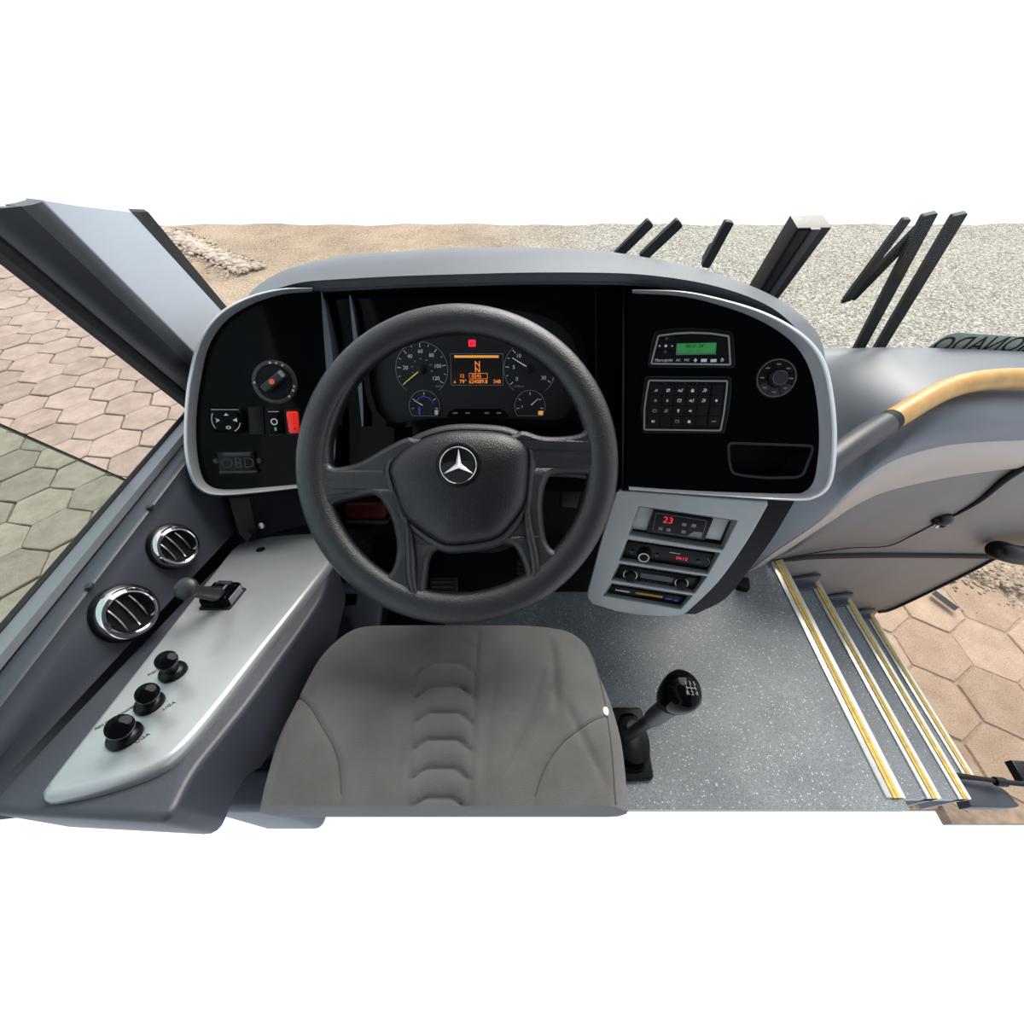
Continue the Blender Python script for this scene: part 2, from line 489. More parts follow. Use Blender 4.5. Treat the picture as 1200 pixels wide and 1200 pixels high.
# ------------------------------------------------------------------ reference planes of the cab
PD = Fr((0, .607, .569), (1, 0, 0), (0, .214, .301))                 # dash fascia, leaning back 35 degrees
a10 = math.radians(9)
foldL, foldR = PD.hit(396, 450), PD.hit(735, 450)
PL = Fr(foldL, PD.u * math.cos(a10) - PD.n * math.sin(a10), PD.v)    # wings turned towards the driver
PR = Fr(foldR, PD.u * math.cos(a10) + PD.n * math.sin(a10), PD.v)
WS = Fr((0, 1.2, .5), (1, 0, 0), (0, -.22, 1))                       # windscreen
WP = Fr((.88, .85, 0), (.82, .14, 0), (0, 0, 1))                     # front wall of the entry
CP = Fr((-.5, .3, .545), (1, 0, 0), (0, .955, -.297))                # driver's side console top
r20 = math.radians(17)
RC = Fr(at_d(770, 650, .93), (math.cos(r20), -math.sin(r20), 0),
        (math.sin(r20) * math.sin(r20), math.cos(r20) * math.sin(r20), math.cos(r20)))   # radio console face
FL = Fr((0, 0, 0), (1, 0, 0), (0, 1, 0))                             # floor
XW = -.66                                                            # inner face of the left wall


def inpoly(x, y, P):
    c = False
    for (x0, y0), (x1, y1) in zip(P, P[1:] + P[:1]):
        if (y0 > y) != (y1 > y) and x < (x1 - x0) * (y - y0) / (y1 - y0) + x0: c = not c
    return c


# ------------------------------------------------------------------ the ground outside
def make_ground():
    rows = []
    for j in range(41):
        y = .27 + 8.05 * j / 40
        rows.append([V((-9 + 18 * i / 60, y, G - .022 + (.012 * math.sin(i * 1.7 + j * .9) + .010 * math.sin(i * .6 - j * 1.3)) * min(1, max(0, (y - 3.2)) / 1.5))) for i in range(61)])
    mb = MB(); mb.sheet(rows, (0, 0, -.06))
    mb.build('ground', M['ground'], kind='structure', at=(0, 4, G), label='tan dirt and grey gravel ground in front of the bus', auto=False)
make_ground()


def hexmesh(a, seed):
    rnd = random.Random(seed); pts = []
    for k in range(6):
        t = math.radians(60 * k)
        p = (a * math.cos(t) + rnd.uniform(-.006, .006), a * math.sin(t) + rnd.uniform(-.006, .006))
        pts.append(p)
    out = []
    for k in range(6):      # one worn mid point on every side
        p, q = pts[k], pts[(k + 1) % 6]
        out.append(p)
        for f in (.33, .67):
            mx_, my_ = p[0] + (q[0] - p[0]) * f, p[1] + (q[1] - p[1]) * f
            r = rnd.uniform(-.003, .003) / a
            out.append((mx_ * (1 + r), my_ * (1 + r)))
    mb = MB(); fr = Fr((0, 0, 0), (1, 0, 0), (0, 1, 0))
    rings = [[fr.w(x, y, -.07) for x, y in out], [fr.w(x, y, -.005) for x, y in out], [fr.w(x, y, 0) for x, y in inset(out, .005)]]
    mb.loft(rings, True, True, False)
    return mb


def pavement(label, poly, a, rot, origin, bed_z, joint='joint', stone='stone'):
    t = thing('pavement', label, None, (origin[0], origin[1], G), kind='structure')
    mb = MB(); mb.plate(Fr((0, 0, 0), (1, 0, 0), (0, 1, 0)), poly, bed_z - .05, bed_z)
    mb.build('paving_bed', M[joint], t)
    variants = []
    for k in range(5):
        o = hexmesh(a - (.0065 if joint == 'joint' else .004), 10 + k)
        ORG['__tmp'] = V((0, 0, 0))
        me = bpy.data.meshes.new('paving_stone'); me.from_pydata(o.v, [], o.f); me.materials.append(M[stone])
        variants.append(me)
    cr_, sr_ = math.cos(rot), math.sin(rot); n = 0
    for i in range(-30, 31):
        for j in range(-30, 31):
            x = 1.5 * a * i; y = math.sqrt(3) * a * (j + .5 * (i % 2))
            X, Y = origin[0] + x * cr_ - y * sr_, origin[1] + x * sr_ + y * cr_
            if not inpoly(X, Y, poly): continue
            o = bpy.data.objects.new('paving_stone', random.choice(variants)); COL.objects.link(o)
            o.parent = t
            o.location = (X - origin[0], Y - origin[1], random.uniform(-.004, .004) if joint == 'joint' else random.uniform(-.001, .003))
            o.rotation_euler = (random.uniform(-.008, .008), random.uniform(-.008, .008), rot + random.choice((0, 1, 2, 3, 4, 5)) * math.pi / 3 + random.uniform(-.015, .015))
            n += 1
    return t


pavement('worn pink hexagonal concrete paving outside the driver\'s window',
         [(-2.05, .45), (-2.05, 2.7), (-2.9, 3.9), (-7.0, 7.35), (-7.7, 7.35), (-2.9, .45)], .190, math.radians(-8), (-2.86, 1.73), G - .02)
pavement('sandy hexagonal concrete paving outside the entry door',
         [(1.74, .22), (1.74, 1.25), (2.5, 1.32), (2.9, 1.12), (3.25, .95), (3.25, .22)], .172, math.radians(30), (1.98, .68), G - .0045, 'sand', 'sandstone')


def rubble(name, label, p, q, width, n, r0, r1, matl='rubble'):
    mb = MB(); rnd = random.Random(3)
    for k in range(n):
        t = rnd.random(); off = rnd.gauss(0, width)
        d = V((q[0] - p[0], q[1] - p[1], 0)); nrm = V((-d.y, d.x, 0)).normalized()
        c = V((p[0], p[1], G)) + d * t + nrm * off
        r = rnd.uniform(r0, r1) * math.exp(-abs(off) / width * .5)
        rings = []
        for i in range(5):
            ph = -math.pi / 2 + math.pi * i / 4
            rings.append([c + V((max(.05, math.cos(ph)) * r * rnd.uniform(.75, 1.25) * math.cos(2 * math.pi * m / 6), max(.05, math.cos(ph)) * r * rnd.uniform(.75, 1.25) * math.sin(2 * math.pi * m / 6), math.sin(ph) * r * .6 + r * .2)) for m in range(6)])
        mb.loft(rings, True, True, False)
    mb.build(name, M[matl], label=label, cat='rubble', kind='stuff')


rubble('rubble', 'low ridge of broken pale rubble on the dirt beyond the windscreen pillar', (-5.6, 7.9), (-3.45, 6.15), .13, 700, .02, .075)
rubble('rubble', 'scattered pale rubble at the edge of the paving beside the door', (2.5, 1.42), (3.3, 1.2), .09, 300, .006, .020, 'rubbletan')

mb = MB(); p0, p1 = at_z(1094, 694, G + .03), at_z(1121, 714, G + .03)
mb.tube([p0, p1], .018, 4); mb.build('metal_strip', M['dullchrome'], label='thin dark metal strip lying on the sandy paving by the door', cat='metal strip')

# ------------------------------------------------------------------ cab shell
mb = MB(); mb.box(FL, -.70, .905, .15, 1.0, -.03, 0.0)
floor = mb.build('floor', M['floor'], kind='structure', label='grey speckled vinyl floor of the driver\'s area', at=(0, .5, -.03))

# entry steps going down to the door
steps = thing('floor', 'speckled entry steps going down to the door opening', None, (1.3, .5, -.6), kind='structure')
XE = [.905, 1.155, 1.415, 1.655]
ZE = [0, -.2, -.4, -.6]
YE = [.172, .20, .228, .30]
def wy(x): return .85 + .1707 * (x - .88)
for k in range(1, 4):
    mb = MB(); x0, x1 = XE[k - 1] - .03, XE[k]
    mb.plate(FL, [(x0, YE[k]), (x1, YE[k]), (x1, wy(x1) - .004), (x0, wy(x0) - .004)], ZE[k] - .03, ZE[k])
    mb.build('tread', M['floor'], steps)
for k in range(4):
    mb = MB(); z1 = ZE[k] - .028; z0 = (ZE[k + 1] if k < 3 else -.82)
    mb.plate(FL, [(XE[k] - .012, YE[k]), (XE[k], YE[k]), (XE[k], wy(XE[k]) - .005), (XE[k] - .012, wy(XE[k]) - .005)], z0, z1)
    mb.build('riser', M['sill'], steps)
for k in range(4):
    wd = .046 if k == 0 else .040
    mb = MB(); y1 = wy(XE[k]) - .006
    x1 = XE[k] + .004
    mb.plate(FL, [(x1 - wd, YE[k]), (x1, YE[k]), (x1, y1), (x1 - wd, y1)], ZE[k] - .03, ZE[k] + .004, .002)
    nose = mb.build('nosing', M['alu'], steps)
    mb = MB()
    for i in range(2):
        xa = x1 - wd * .66 + i * wd * .19
        mb.plate(FL, [(xa, YE[k]), (xa + wd * .16, YE[k]), (xa + wd * .16, y1), (xa, y1)], ZE[k], ZE[k] + .0065)
    mb.build('grip_insert', M['yellow'], nose, 'yellow grip strip')
for k in range(1, 4):
    mb = MB()
    for i, yy in enumerate((.36, .62, .80)):
        fr = Fr((XE[k] - .16 + .02 * i, yy, ZE[k]), (1, 0, 0), (0, 1, 0))
        mb.lathe(fr, [(.006, 0), (.005, .003), (.002, .004)], 10)
    mb.build('screw', M['dullchrome'], steps)
for k in range(1, 4):      # upturned end plates against the front wall
    x0, x1 = XE[k - 1] + .012, XE[k] - .02
    mb = MB(); fr = Fr((x0, wy(x0) - .006, ZE[k]), WP.u, (0, 0, 1))
    mb.box(fr, 0, x1 - x0, 0, .06, 0, .012, .003)
    mb.box(fr, 0, x1 - x0, 0, .01, 0, .03, .002)
    mb.build('end_plate', M['vinyl'], steps)

# firewall and knee space under the dash
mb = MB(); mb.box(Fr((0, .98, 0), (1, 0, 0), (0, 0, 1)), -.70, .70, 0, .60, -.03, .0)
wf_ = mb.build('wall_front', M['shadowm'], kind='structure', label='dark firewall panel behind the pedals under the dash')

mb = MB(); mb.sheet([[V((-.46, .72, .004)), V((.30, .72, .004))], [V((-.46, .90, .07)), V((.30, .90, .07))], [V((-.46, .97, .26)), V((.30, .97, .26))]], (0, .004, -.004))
mb.build('added_shade_panel', M['black'], wf_)  # black panel added to darken the floor under the dash

# left side wall: window sill, vent panel
LW = thing('wall_left', 'dark blue grey side wall below the driver\'s window', None, (XW, .45, .3), kind='structure')
ys = [1.02, .9, .75, .6, .45, .3, .15, .06]
def prof(y):
    t = (.565 - y) / .465           # 0 at the front of the console, 1 at the rear
    zc = .500 + .092 * t
    xc = -.565 - .037 * t
    return [(-.72, .15), (-.72, .60), (-.70, .622), (-.655, .634), (-.648, .638), (-.622, .641), (-.617, .638), (-.615, .628), (-.611, .622),
            (-.611 + (xc + .611) * .5, .622 + (zc - .622) * .5 + .003), (xc - .006, zc + .012), (xc, zc), (xc - .05, zc - .02), (xc - .05, .15)]
mb = MB(); mb.loft([[V((x, y + (max(0, .56 - z) * .32 if y < .1 else 0), z)) for x, z in prof(y)] for y in ys], True, True, True)
mb.build('side_panel', M['vinyl'], LW)
mb = MB()
mb.loft([[V((x, y, z)) for x, z in [(-.690, .628), (-.690, .641), (-.656, .648), (-.653, .638)]] for y in ys], True, True, False)
mb.build('window_ledge', M['sill'], LW)
mb = MB(); mb.tube([V((-.694, y, .638)) for y in ys], .007, 8)
mb.build('window_seal', M['rubber'], LW)
mb = MB()
for px, py in ((105, 687), (176, 594)):
    p = at_z(px, py, .641); mb.lathe(Fr(p, (1, 0, 0), (0, 1, 0)), [(.006, 0), (.0055, .003), (.002, .004)], 12)
mb.build('screw', M['dark'], LW)
mb = MB(); mb.box(Fr((-.71, 0, 0), (0, 1, 0), (0, 0, 1)), .30, 1.1, -.85, .60, -.03, 0)
mb.build('outer_skin', M['sill'], LW)

# driver's side window
W1 = thing('window_1', 'driver\'s side window with a clear pane and a green tinted sliding pane', None, (-.70, .4, .62), kind='structure')
WX = Fr((-.700, 0, 0), (0, 1, 0), (0, 0, 1))
mb = MB(); mb.plate(WX, [(.0, .60), (1.02, .60), (.78, 1.9), (.0, 1.9)], -.002, .002)
mb.build('pane', M['pane'], W1)
e0, e1 = at_x(0, 497, -.715), at_x(170, 572, -.715)
WG = Fr((-.715, 0, 0), (0, 1, 0), (0, 0, 1))
k = (e0.y - e1.y) / (e0.z - e1.z)
yb, yt = e1.y + k * (.60 - e1.z), e1.y + k * (1.9 - e1.z)
mb = MB(); mb.plate(WG, [(-.3, .60), (yb, .60), (yt, 1.9), (-.3, 1.9)], -.002, .002)
mb.build('pane', M['greenpane'], W1, 'green tinted sliding pane')
mb = MB(); mb.plate(WG, [(yb - .003, .60), (yb, .60), (yt, 1.9), (yt - .003, 1.9)], -.003, .003)
mb.build('pane_edge', M['dark'], W1)

# windscreen, its divider and the left pillar
W2 = thing('window_2', 'two part windscreen above the dashboard', None, (.4, 1.2, .5), kind='structure')
dv = WS.loc(912, 300)[0]
ux = WS.loc(890, 335)[0] - .0
mb = MB(); mb.plate(WS, [(-.70, -.02), (.60, -.02), (.60, 1.45), (-.70, 1.45)], -.003, .003)
mb.build('pane', M['screenglass'], W2)
mb = MB(); mb.plate(WS, [(.64, -.02), (2.0, -.02), (2.0, 1.45), (.64, 1.45)], -.003, .003)
mb.build('pane', M['screenglass'], W2)

post = thing('trim_1', 'dark windscreen divider post rising behind the dash hood', None, WS.hit(898, 345), kind='structure')
A0, A1, B0, B1 = WS.loc(884, 334), WS.loc(927, 262), WS.loc(907, 342), WS.loc(965, 262)
def ext(a, b, f): return (a[0] + (b[0] - a[0]) * f, a[1] + (b[1] - a[1]) * f)
A0, B0 = ext(A1, A0, 1.6), ext(B1, B0, 1.6)
A1, B1 = ext(A0, A1, 1.03), ext(B0, B1, 1.03)
mb = MB(); mb.plate(WS, [A0, B0, B1, A1], -.02, .035, .006); mb.build('post_body', M['satin'], post)
mid = lambda a, b, f: (a[0] + (b[0] - a[0]) * f, a[1] + (b[1] - a[1]) * f)
mb = MB(); mb.plate(WS, [mid(A0, B0, .38), mid(A0, B0, .66), mid(A1, B1, .66), mid(A1, B1, .38)], .03, .040, .003)
mb.build('post_strip', M['dark'], post, 'grey strip along the post')

# left windscreen pillar, lines given from the front edge to the rear edge
def pline(p0, p1, f0=-.35, f1=1.12): d = p1 - p0; return [p0 + d * f0, p0 + d * (f0 + (f1 - f0) * .5), p0 + d * f1]
Lf0, Lf1 = at_y(262, 355, 1.02), at_y(185, 262, .985)
L0, L1 = at_y(251, 355, .985), at_y(166, 262, .95)
Lm0, Lm1 = at_x(232, 390, -.632), at_x(110, 262, -.648)
R0, R1 = at_x(216, 408, -.622), at_x(67, 262, -.640)
Q0, Q1 = at_x(213, 436, -.640), at_x(20, 275, -.664)
S0, S1 = at_x(213, 455, -.672), at_x(0, 276, -.682)
T0, T1 = at_x(213, 467, -.688), at_x(0, 296, -.698)
pil = thing('trim_2', 'pale blue grey windscreen pillar beside the driver\'s window', None, (-.66, .85, .6), kind='structure')
def strip(name, lines, matl, back):
    mb = MB(); rows = [pline(*l) for l in lines]
    mb.sheet(rows, back); return mb.build(name, matl, pil)
strip('pillar_face', [(L0, L1), (Lm0, Lm1), (R0 + V((.0, .012, 0)), R1 + V((0, .012, 0)))], M['pillar'], (-.03, .01, 0))
strip('pillar_ridge', [(R0 + V((0, .013, 0)), R1 + V((0, .013, 0))), (R0 + V((.006, .004, 0)), R1 + V((.006, .004, 0))), (R0 + V((.004, -.01, 0)), R1 + V((.004, -.01, 0))), (R0 + V((-.004, -.02, 0)), R1 + V((-.004, -.02, 0)))], M['ridge'], (-.03, .01, 0))
strip('pillar_return', [(R0 + V((-.003, -.018, 0)), R1 + V((-.003, -.018, 0))), (Q0, Q1), (S0, S1)], M['pillardark'], (-.03, .0, 0))
strip('pillar_seal', [(Lf0, Lf1), (L0 + V((0, .003, 0)), L1 + V((0, .003, 0)))], M['rubber'], (-.02, .02, 0))
strip('window_gasket', [(S0, S1), ((S0 + T0) / 2 + V((.006, 0, 0)), (S1 + T1) / 2 + V((.006, 0, 0))), (T0, T1)], M['rubber'], (-.02, .0, 0))

# ceiling above the driver, out of the picture; it shades the cab
mb = MB(); mb.box(FL, -.74, 1.95, -2.2, .80, 2.05, 2.10)
mb.build('ceiling', M['ceil'], kind='structure', label='grey lined cab ceiling above the driver')
mb = MB(); mb.box(Fr((0, -2.2, 0), (1, 0, 0), (0, 0, 1)), -.74, 1.95, 0, 2.05, -.0, .03)
mb.build('wall_back', M['ceil'], kind='structure', label='grey rear partition behind the driver')

# ------------------------------------------------------------------ dashboard
dash = thing('dashboard', 'wraparound dashboard with piano black fascias, silver surrounds and grey hood', 'dashboard', PD.hit(590, 560))
LO = [(366, 337), (330, 338), (292, 347), (257, 366), (233, 398), (221, 440), (216, 485), (216, 528), (223, 560), (236, 576), (258, 581), (300, 578), (352, 572)]
LI = [(366, 343), (332, 347), (299, 358), (268, 378), (248, 408), (239, 448), (234, 490), (235, 528), (240, 555), (248, 567), (264, 571), (300, 570), (352, 566)]
RO = [(741, 339), (800, 341), (850, 351), (895, 365), (930, 383), (955, 404), (970, 430), (978, 470), (981, 510), (979, 548), (972, 572), (955, 584), (930, 587), (850, 582), (790, 578), (737, 574)]
RI = [(741, 345), (798, 349), (843, 360), (882, 375), (912, 393), (932, 413), (945, 440), (952, 475), (954, 512), (952, 540), (948, 562), (940, 573), (925, 576), (850, 575), (790, 572.5), (737, 569)]
def bezel(fr, O, I):
    O, I = cr(O, 5), cr(I, 5); mb = MB(); rows = []
    for o, i in zip(O, I):
        m = lambda f: (o[0] + (i[0] - o[0]) * f, o[1] + (i[1] - o[1]) * f)
        rows.append([fr.hit(*m(.9), -.05), fr.hit(*o, -.05), fr.hit(*o, .016), fr.hit(*m(.06), .0215), fr.hit(*m(.14), .023), fr.hit(*m(.22), .022), fr.hit(*m(.27), .018), fr.hit(*m(.97), -.007), fr.hit(*m(1), -.02)])
    mb.loft(rows, True, True, True)
    return mb
bezel(PL, LO, LI).build('surround', M['bezel'], dash)
bezel(PR, RO, RI).build('surround', M['bezel'], dash)
def midl(O, I, f=.7): return [(o[0] + (i[0] - o[0]) * f, o[1] + (i[1] - o[1]) * f) for o, i in zip(O, I)]
ml = [tuple(p) for p in cr(midl(LO, LI), 3)]; mr_ = [tuple(p) for p in cr(midl(RO, RI), 3)]
mb = MB(); mb.plate(PL, [PL.loc(*p) for p in [(378, 342)] + ml + [(396, 569), (396, 500), (390, 420)]], -.03, 0)
mb.build('left_fascia', M['gloss'], dash)
tray = [(853.5, 519.5), (952, 522.8), (949, 533), (940, 556), (932, 559), (900, 559.5), (872, 557), (858, 554), (854.5, 541)]
trayc = roundpoly([PR.loc(*p) for p in tray], .008)
mb = MB(); mb.curve(PR, [[PR.loc(*p) for p in [(735, 343)] + mr_ + [(735, 574)]], trayc], -.02, 0)
mb.build('right_fascia', M['gloss'], dash)
# storage pocket in the right fascia
if area(trayc) < 0: trayc = trayc[::-1]
mb = MB()
n_ = len(trayc)
mb.loft([[PR.w(a, b, 0) for a, b in trayc], [PR.w(a, b, -.075) for a, b in inset(trayc, .004)]], True, False, True)
mb.f = [f[::-1] for f in mb.f]
mb.f.append(tuple(range(n_, 2 * n_))); mb.s.append(False)
pk = mb.build('storage_pocket', M['satin'], dash)
mb = MB(); mb.band(PR, inset(trayc, -.003), .0045, 0, .003); mb.build('pocket_rim', M['dark'], pk)
mb = MB(); mb.tube([PR.hit(928, 535, -.02), PR.hit(917, 556, -.05)], .0022, 6); mb.build('divider_rib', M['dullchrome'], pk)
# centre fascia behind the gauges
mb = MB(); mb.plate(PD, [PD.loc(*p) for p in [(372, 338), (560, 332), (745, 338), (742, 580), (394, 575)]], -.06, -.03)
mb.build('center_fascia', M['gloss'], dash)
# upright trims at the folds; grey on the left pair is painted reflection
def upright(fr, a, b, wtop, wmid, matl, name, h):
    mb = MB(); rows = []
    for i in range(13):
        t = i / 12; wv = (wtop + (wmid - wtop) * math.sin(math.pi * min(1, t * 1.0)) ** .8)
        x = a[0] + (b[0] - a[0]) * t; y = a[1] + (b[1] - a[1]) * t
        xs_ = x + wv * .5
        rows.append([fr.hit(x, y, -.03), fr.hit(x, y, h), fr.hit(xs_, y, h * .7), fr.hit(x + wv, y, -.03)])
    mb.loft(rows, True, True, True); return mb.build(name, matl, dash)
upright(PD, (376, 342), (390, 548), 3, 18, M['floorbox'], 'upright_trim', .004)
upright(PD, (409, 346), (424, 500), 3, 11, M['floorbox'], 'upright_trim', -.004)
upright(PD, (730, 338), (729, 575), 2, 5, M['satin'], 'upright_trim', .008)
upright(PD, (697, 340), (698, 520), 2, 3, M['satin'], 'upright_trim', .0)
# hood
S = [(288, 352), (298, 338), (318, 324), (345, 313), (400, 303), (470, 298), (540, 294), (620, 294), (700, 297), (760, 305), (830, 319), (880, 335), (920, 355), (947, 377), (962, 398), (968, 425)]
Lp = [(300, 352), (310, 345), (332, 337), (360, 331), (410, 328), (470, 325), (540, 323), (620, 321), (700, 321), (755, 323), (815, 331), (865, 344), (905, 362), (933, 386), (950, 408), (960, 430)]
Sc, Lc = cr(S, 4), cr(Lp, 4); rows = []; lips = []
for i, (q, l) in enumerate(zip(Sc, Lc)):
    t = i / (len(Sc) - 1)
    m = lambda f: (l[0] + (q[0] - l[0]) * f, l[1] + (q[1] - l[1]) * f)
    cen = (620 + (l[0] - 620) * .965, l[1] + 22 * (1 - .55 * abs(2 * t - 1) ** 2))
    Yl = PD.hit(*l, .03).y
    und = PD.hit(*cen, -.045)
    lip0 = PD.hit(l[0], l[1] + 1.5, .018); lip1 = PD.hit(*m(.06), .026)
    m1 = at_y(*m(.35), Yl + .035); m2 = at_y(*m(.7), Yl + .075); m3 = at_y(*m(.93), Yl + .12); cst = at_y(*q, Yl + .155)
    b1 = cst + V((0, .06, -.012)); b2 = cst + V((0, .16, -.10)); b3 = V((b2.x, max(b2.y, 1.17), .50))
    rows.append([lip0, lip1, m1, m2, m3, cst, b1, b2, b3]); lips.append([und, lip0 + V((0, .004, -.003))])
mb = MB(); mb.sheet(rows, (0, .012, -.02)); mb.build('hood', M['hood'], dash)
mb = MB(); mb.sheet(lips, (0, .004, .003)); mb.build('hood_underside', M['black'], dash)  # separate black underside paints in the shade below the hood
# shade liner under the fascia and hood
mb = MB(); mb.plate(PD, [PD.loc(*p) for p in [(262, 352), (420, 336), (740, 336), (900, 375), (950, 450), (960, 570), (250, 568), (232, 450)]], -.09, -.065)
mb.build('fascia_shade_backing', M['shadowm'], dash)
# lower knee panel left, under the left fascia
kp = [PL.hit(238, 574, -.03), PL.hit(398, 568, -.03)]
mb = MB(); b0 = V((kp[0].x - .02, .84, .46)); b1 = V((kp[1].x, .92, .30))
mb.sheet([[kp[0], kp[1]], [(kp[0] + b0) / 2 + V((0, 0, .0)), (kp[1] + b1) / 2], [b0, b1]], (0, .015, .01)); mb.build('knee_panel', M['black'], dash)
mb = MB(); mb.lathe(Fr(at_d(307, 616, .87), RT, UP), [(.007, 0), (.006, .004), (.002, .005)], 12); mb.build('screw', M['dullchrome'], dash)
mb = MB(); pa, pb = at_d(272, 590, .86), at_d(312, 655, .93)
mb.sheet([[at_d(268, 584, .86), at_d(292, 584, .88)], [at_d(280, 625, .86), at_d(300, 622, .89)], [at_d(290, 636, .86), at_d(300, 634, .90)]], (0, .02, 0))
mb.build('corner_gusset', M['dark'], dash)

# ------------------------------------------------------------------ instrument cluster
clu = thing('instrument_cluster', 'instrument cluster with round dials and amber display behind the steering wheel', 'gauges', PD.hit(557, 495, -.03))
fo = [(436, 425), (441, 397), (460, 377), (500, 365), (550, 361), (600, 362), (645, 373), (670, 396), (680, 425), (677, 455), (668, 480), (652, 492), (600, 491), (550, 489.5), (500, 492), (466, 496), (449, 486), (440, 465)]
fp = [tuple(p) for p in cr([PD.loc(*p, -.02) for p in fo], 4, True)]
mb = MB(); mb.plate(PD, fp, -.03, -.02); mb.build('face', M['face'], clu)
mb = MB(); mb.band(PD, inset(fp if area(fp) > 0 else fp[::-1], -.009), .010, -.03, .006); mb.build('housing', M['gloss'], clu)
mb = MB(); q = [PD.loc(*p, -.018) for p in [(524, 488.5), (527, 482), (534, 479), (586, 479), (592, 482), (597, 488.5)]]
mb.plate(PD, q, -.02, -.0185); wl = mb.build('lamp_strip', M['gloss'], clu)
mb = MB()
for x in (533.5, 548, 570.5, 584.5): mb.box(PD.at(x, 484, -.0185), -.0045, .0045, -.0014, .0014, 0, .0006)
mb.build('lamp_symbol', M['faint'], wl, kind='stuff')


def arcband(mb, fr, r, wd, a0, a1, n1, seg=24):
    rows = []
    for i in range(seg + 1):
        t = math.radians(a0 + (a1 - a0) * i / seg)
        rows.append([fr.w(math.cos(t) * rr, math.sin(t) * rr, h) for rr, h in ((r - wd, 0), (r - wd, n1), (r, n1), (r, 0))])
    mb.loft(rows, True, True, False)


def tick(mb, fr, a, r0, r1, wd, n1=.0007):
    t = math.radians(a); d, e = (math.cos(t), math.sin(t)), (-math.sin(t) * wd / 2, math.cos(t) * wd / 2)
    mb.plate(fr, [(d[0] * r0 - e[0], d[1] * r0 - e[1]), (d[0] * r1 - e[0], d[1] * r1 - e[1]), (d[0] * r1 + e[0], d[1] * r1 + e[1]), (d[0] * r0 + e[0], d[1] * r0 + e[1])], 0, n1)


PXM = .82 / F     # metres to a pixel at the dials
def dial(px, py, nums, label, ndl, ndlmat, ndl_r):
    fr = PD.at(px, py, -.0195)
    R = 31 * PXM
    mb = MB(); mb.lathe(fr, [(R, 0), (R, .001)], 48); d = mb.build('dial', M['face'], clu, label)
    mb = MB(); arcband(mb, fr, R, .0008, -52, 232, .0016, 48); mb.build('dial_rim', M['faint'], d)
    f2 = Fr(fr.w(0, 0, .001), fr.u, fr.v); mb = MB()
    for k in range(13):
        a = 217 - 41.5 * k / 2
        tick(mb, f2, a, R * (.80 if k % 2 == 0 else .86), R * .94, .0012 if k % 2 == 0 else .0009)
    mb.build('scale_marks', M['mark'], d)
    mb = MB()
    for k, t in enumerate(nums):
        a = math.radians(217 - 41.5 * k)
        mb.text(f2, t, .0098, R * .62 * math.cos(a), R * .64 * math.sin(a) + .0005)
    mb.build('numerals', M['mark'], d)
    mb = MB(); a = math.radians(ndl); f3 = Fr(fr.w(0, 0, .004), V(fr.u) * math.cos(a) + V(fr.v) * math.sin(a), V(fr.v) * math.cos(a) - V(fr.u) * math.sin(a))
    mb.plate(f3, [(R * .06, -.0011), (R * ndl_r, -.0005), (R * ndl_r, .0005), (R * .06, .0011)], 0, .001); mb.build('needle', ndlmat, d)
    mb = MB(); mb.lathe(fr, [(R * .17, .001), (R * .16, .006), (R * .10, .007)], 20); mb.build('needle_cap', M['satin'], d)
    return d, f2, R
d1, f2, R = dial(494.4, 433, ['', '20', '40', '60', '80', '100', '120'], 'speed dial with yellow needle', 217, M['ynd'], .86)
mb = MB(); mb.text(f2, 'km/h', .006, R * .62, -R * .62)
for k, t in enumerate(['10', '20', '30', '40', '50', '60', '70']):
    a = math.radians(200 - 35 * k); mb.text(f2, t, .005, R * .38 * math.cos(a), R * .38 * math.sin(a))
mb.build('small_numerals', M['faint'], d1, kind='stuff')
d2, f2, R = dial(621, 432.4, ['0', '5', '10', '15', '20', '25', '30'], 'engine speed dial with white needle', 150, M['needle'], .78)
mb = MB(); arcband(mb, f2, R * .97, .0016, -26, 12, .0009, 14); mb.build('limit_arc', M['amber'], d2)
mb = MB(); mb.text(f2, 'x100/min', .0055, -R * .42, -R * .64); mb.build('small_numerals', M['faint'], d2)


def small(px, py, label, ndl):
    fr = PD.at(px, py, -.0180); R = 18.5 * PXM
    out = [(R * math.cos(math.radians(a)), R * math.sin(math.radians(a))) for a in range(-36, 217, 12)]
    out = [(-R * .82, -R * .62)] + [(x, max(y, -R * .62)) for x, y in out[::-1]] [::1] + [(R * .82, -R * .62)]
    mb = MB(); mb.plate(fr, out, 0, .001); d = mb.build('small_dial', M['face'], clu, label)
    f2 = Fr(fr.w(0, 0, .001), fr.u, fr.v)
    mb = MB(); mb.band(f2, inset(out if area(out) > 0 else out[::-1], -.0003), .0008, 0, .0008); mb.build('dial_rim', M['faint'], d)
    mb = MB()
    for a in (190, 148, 90, 32, -10): tick(mb, f2, a, R * .70, R * .88, .0011)
    mb.build('scale_marks', M['mark'], d)
    a = math.radians(ndl); f3 = Fr(fr.w(0, 0, .003), V(fr.u) * math.cos(a) + V(fr.v) * math.sin(a), V(fr.v) * math.cos(a) - V(fr.u) * math.sin(a))
    mb = MB(); mb.plate(f3, [(R * .1, -.0009), (R * .72, -.0004), (R * .72, .0004), (R * .1, .0009)], 0, .001); mb.build('needle', M['needle'], d)
    return d, f2, R
d3, f2, R = small(497.5, 476, 'left small dial with blue arc', 150)
mb = MB(); arcband(mb, f2, R * .62, .0016, 20, 150, .0008, 14); mb.box(f2, -.012, -.0085, -.016, -.001, 0, .0007); mb.build('blue_arc', M['bluel'], d3)
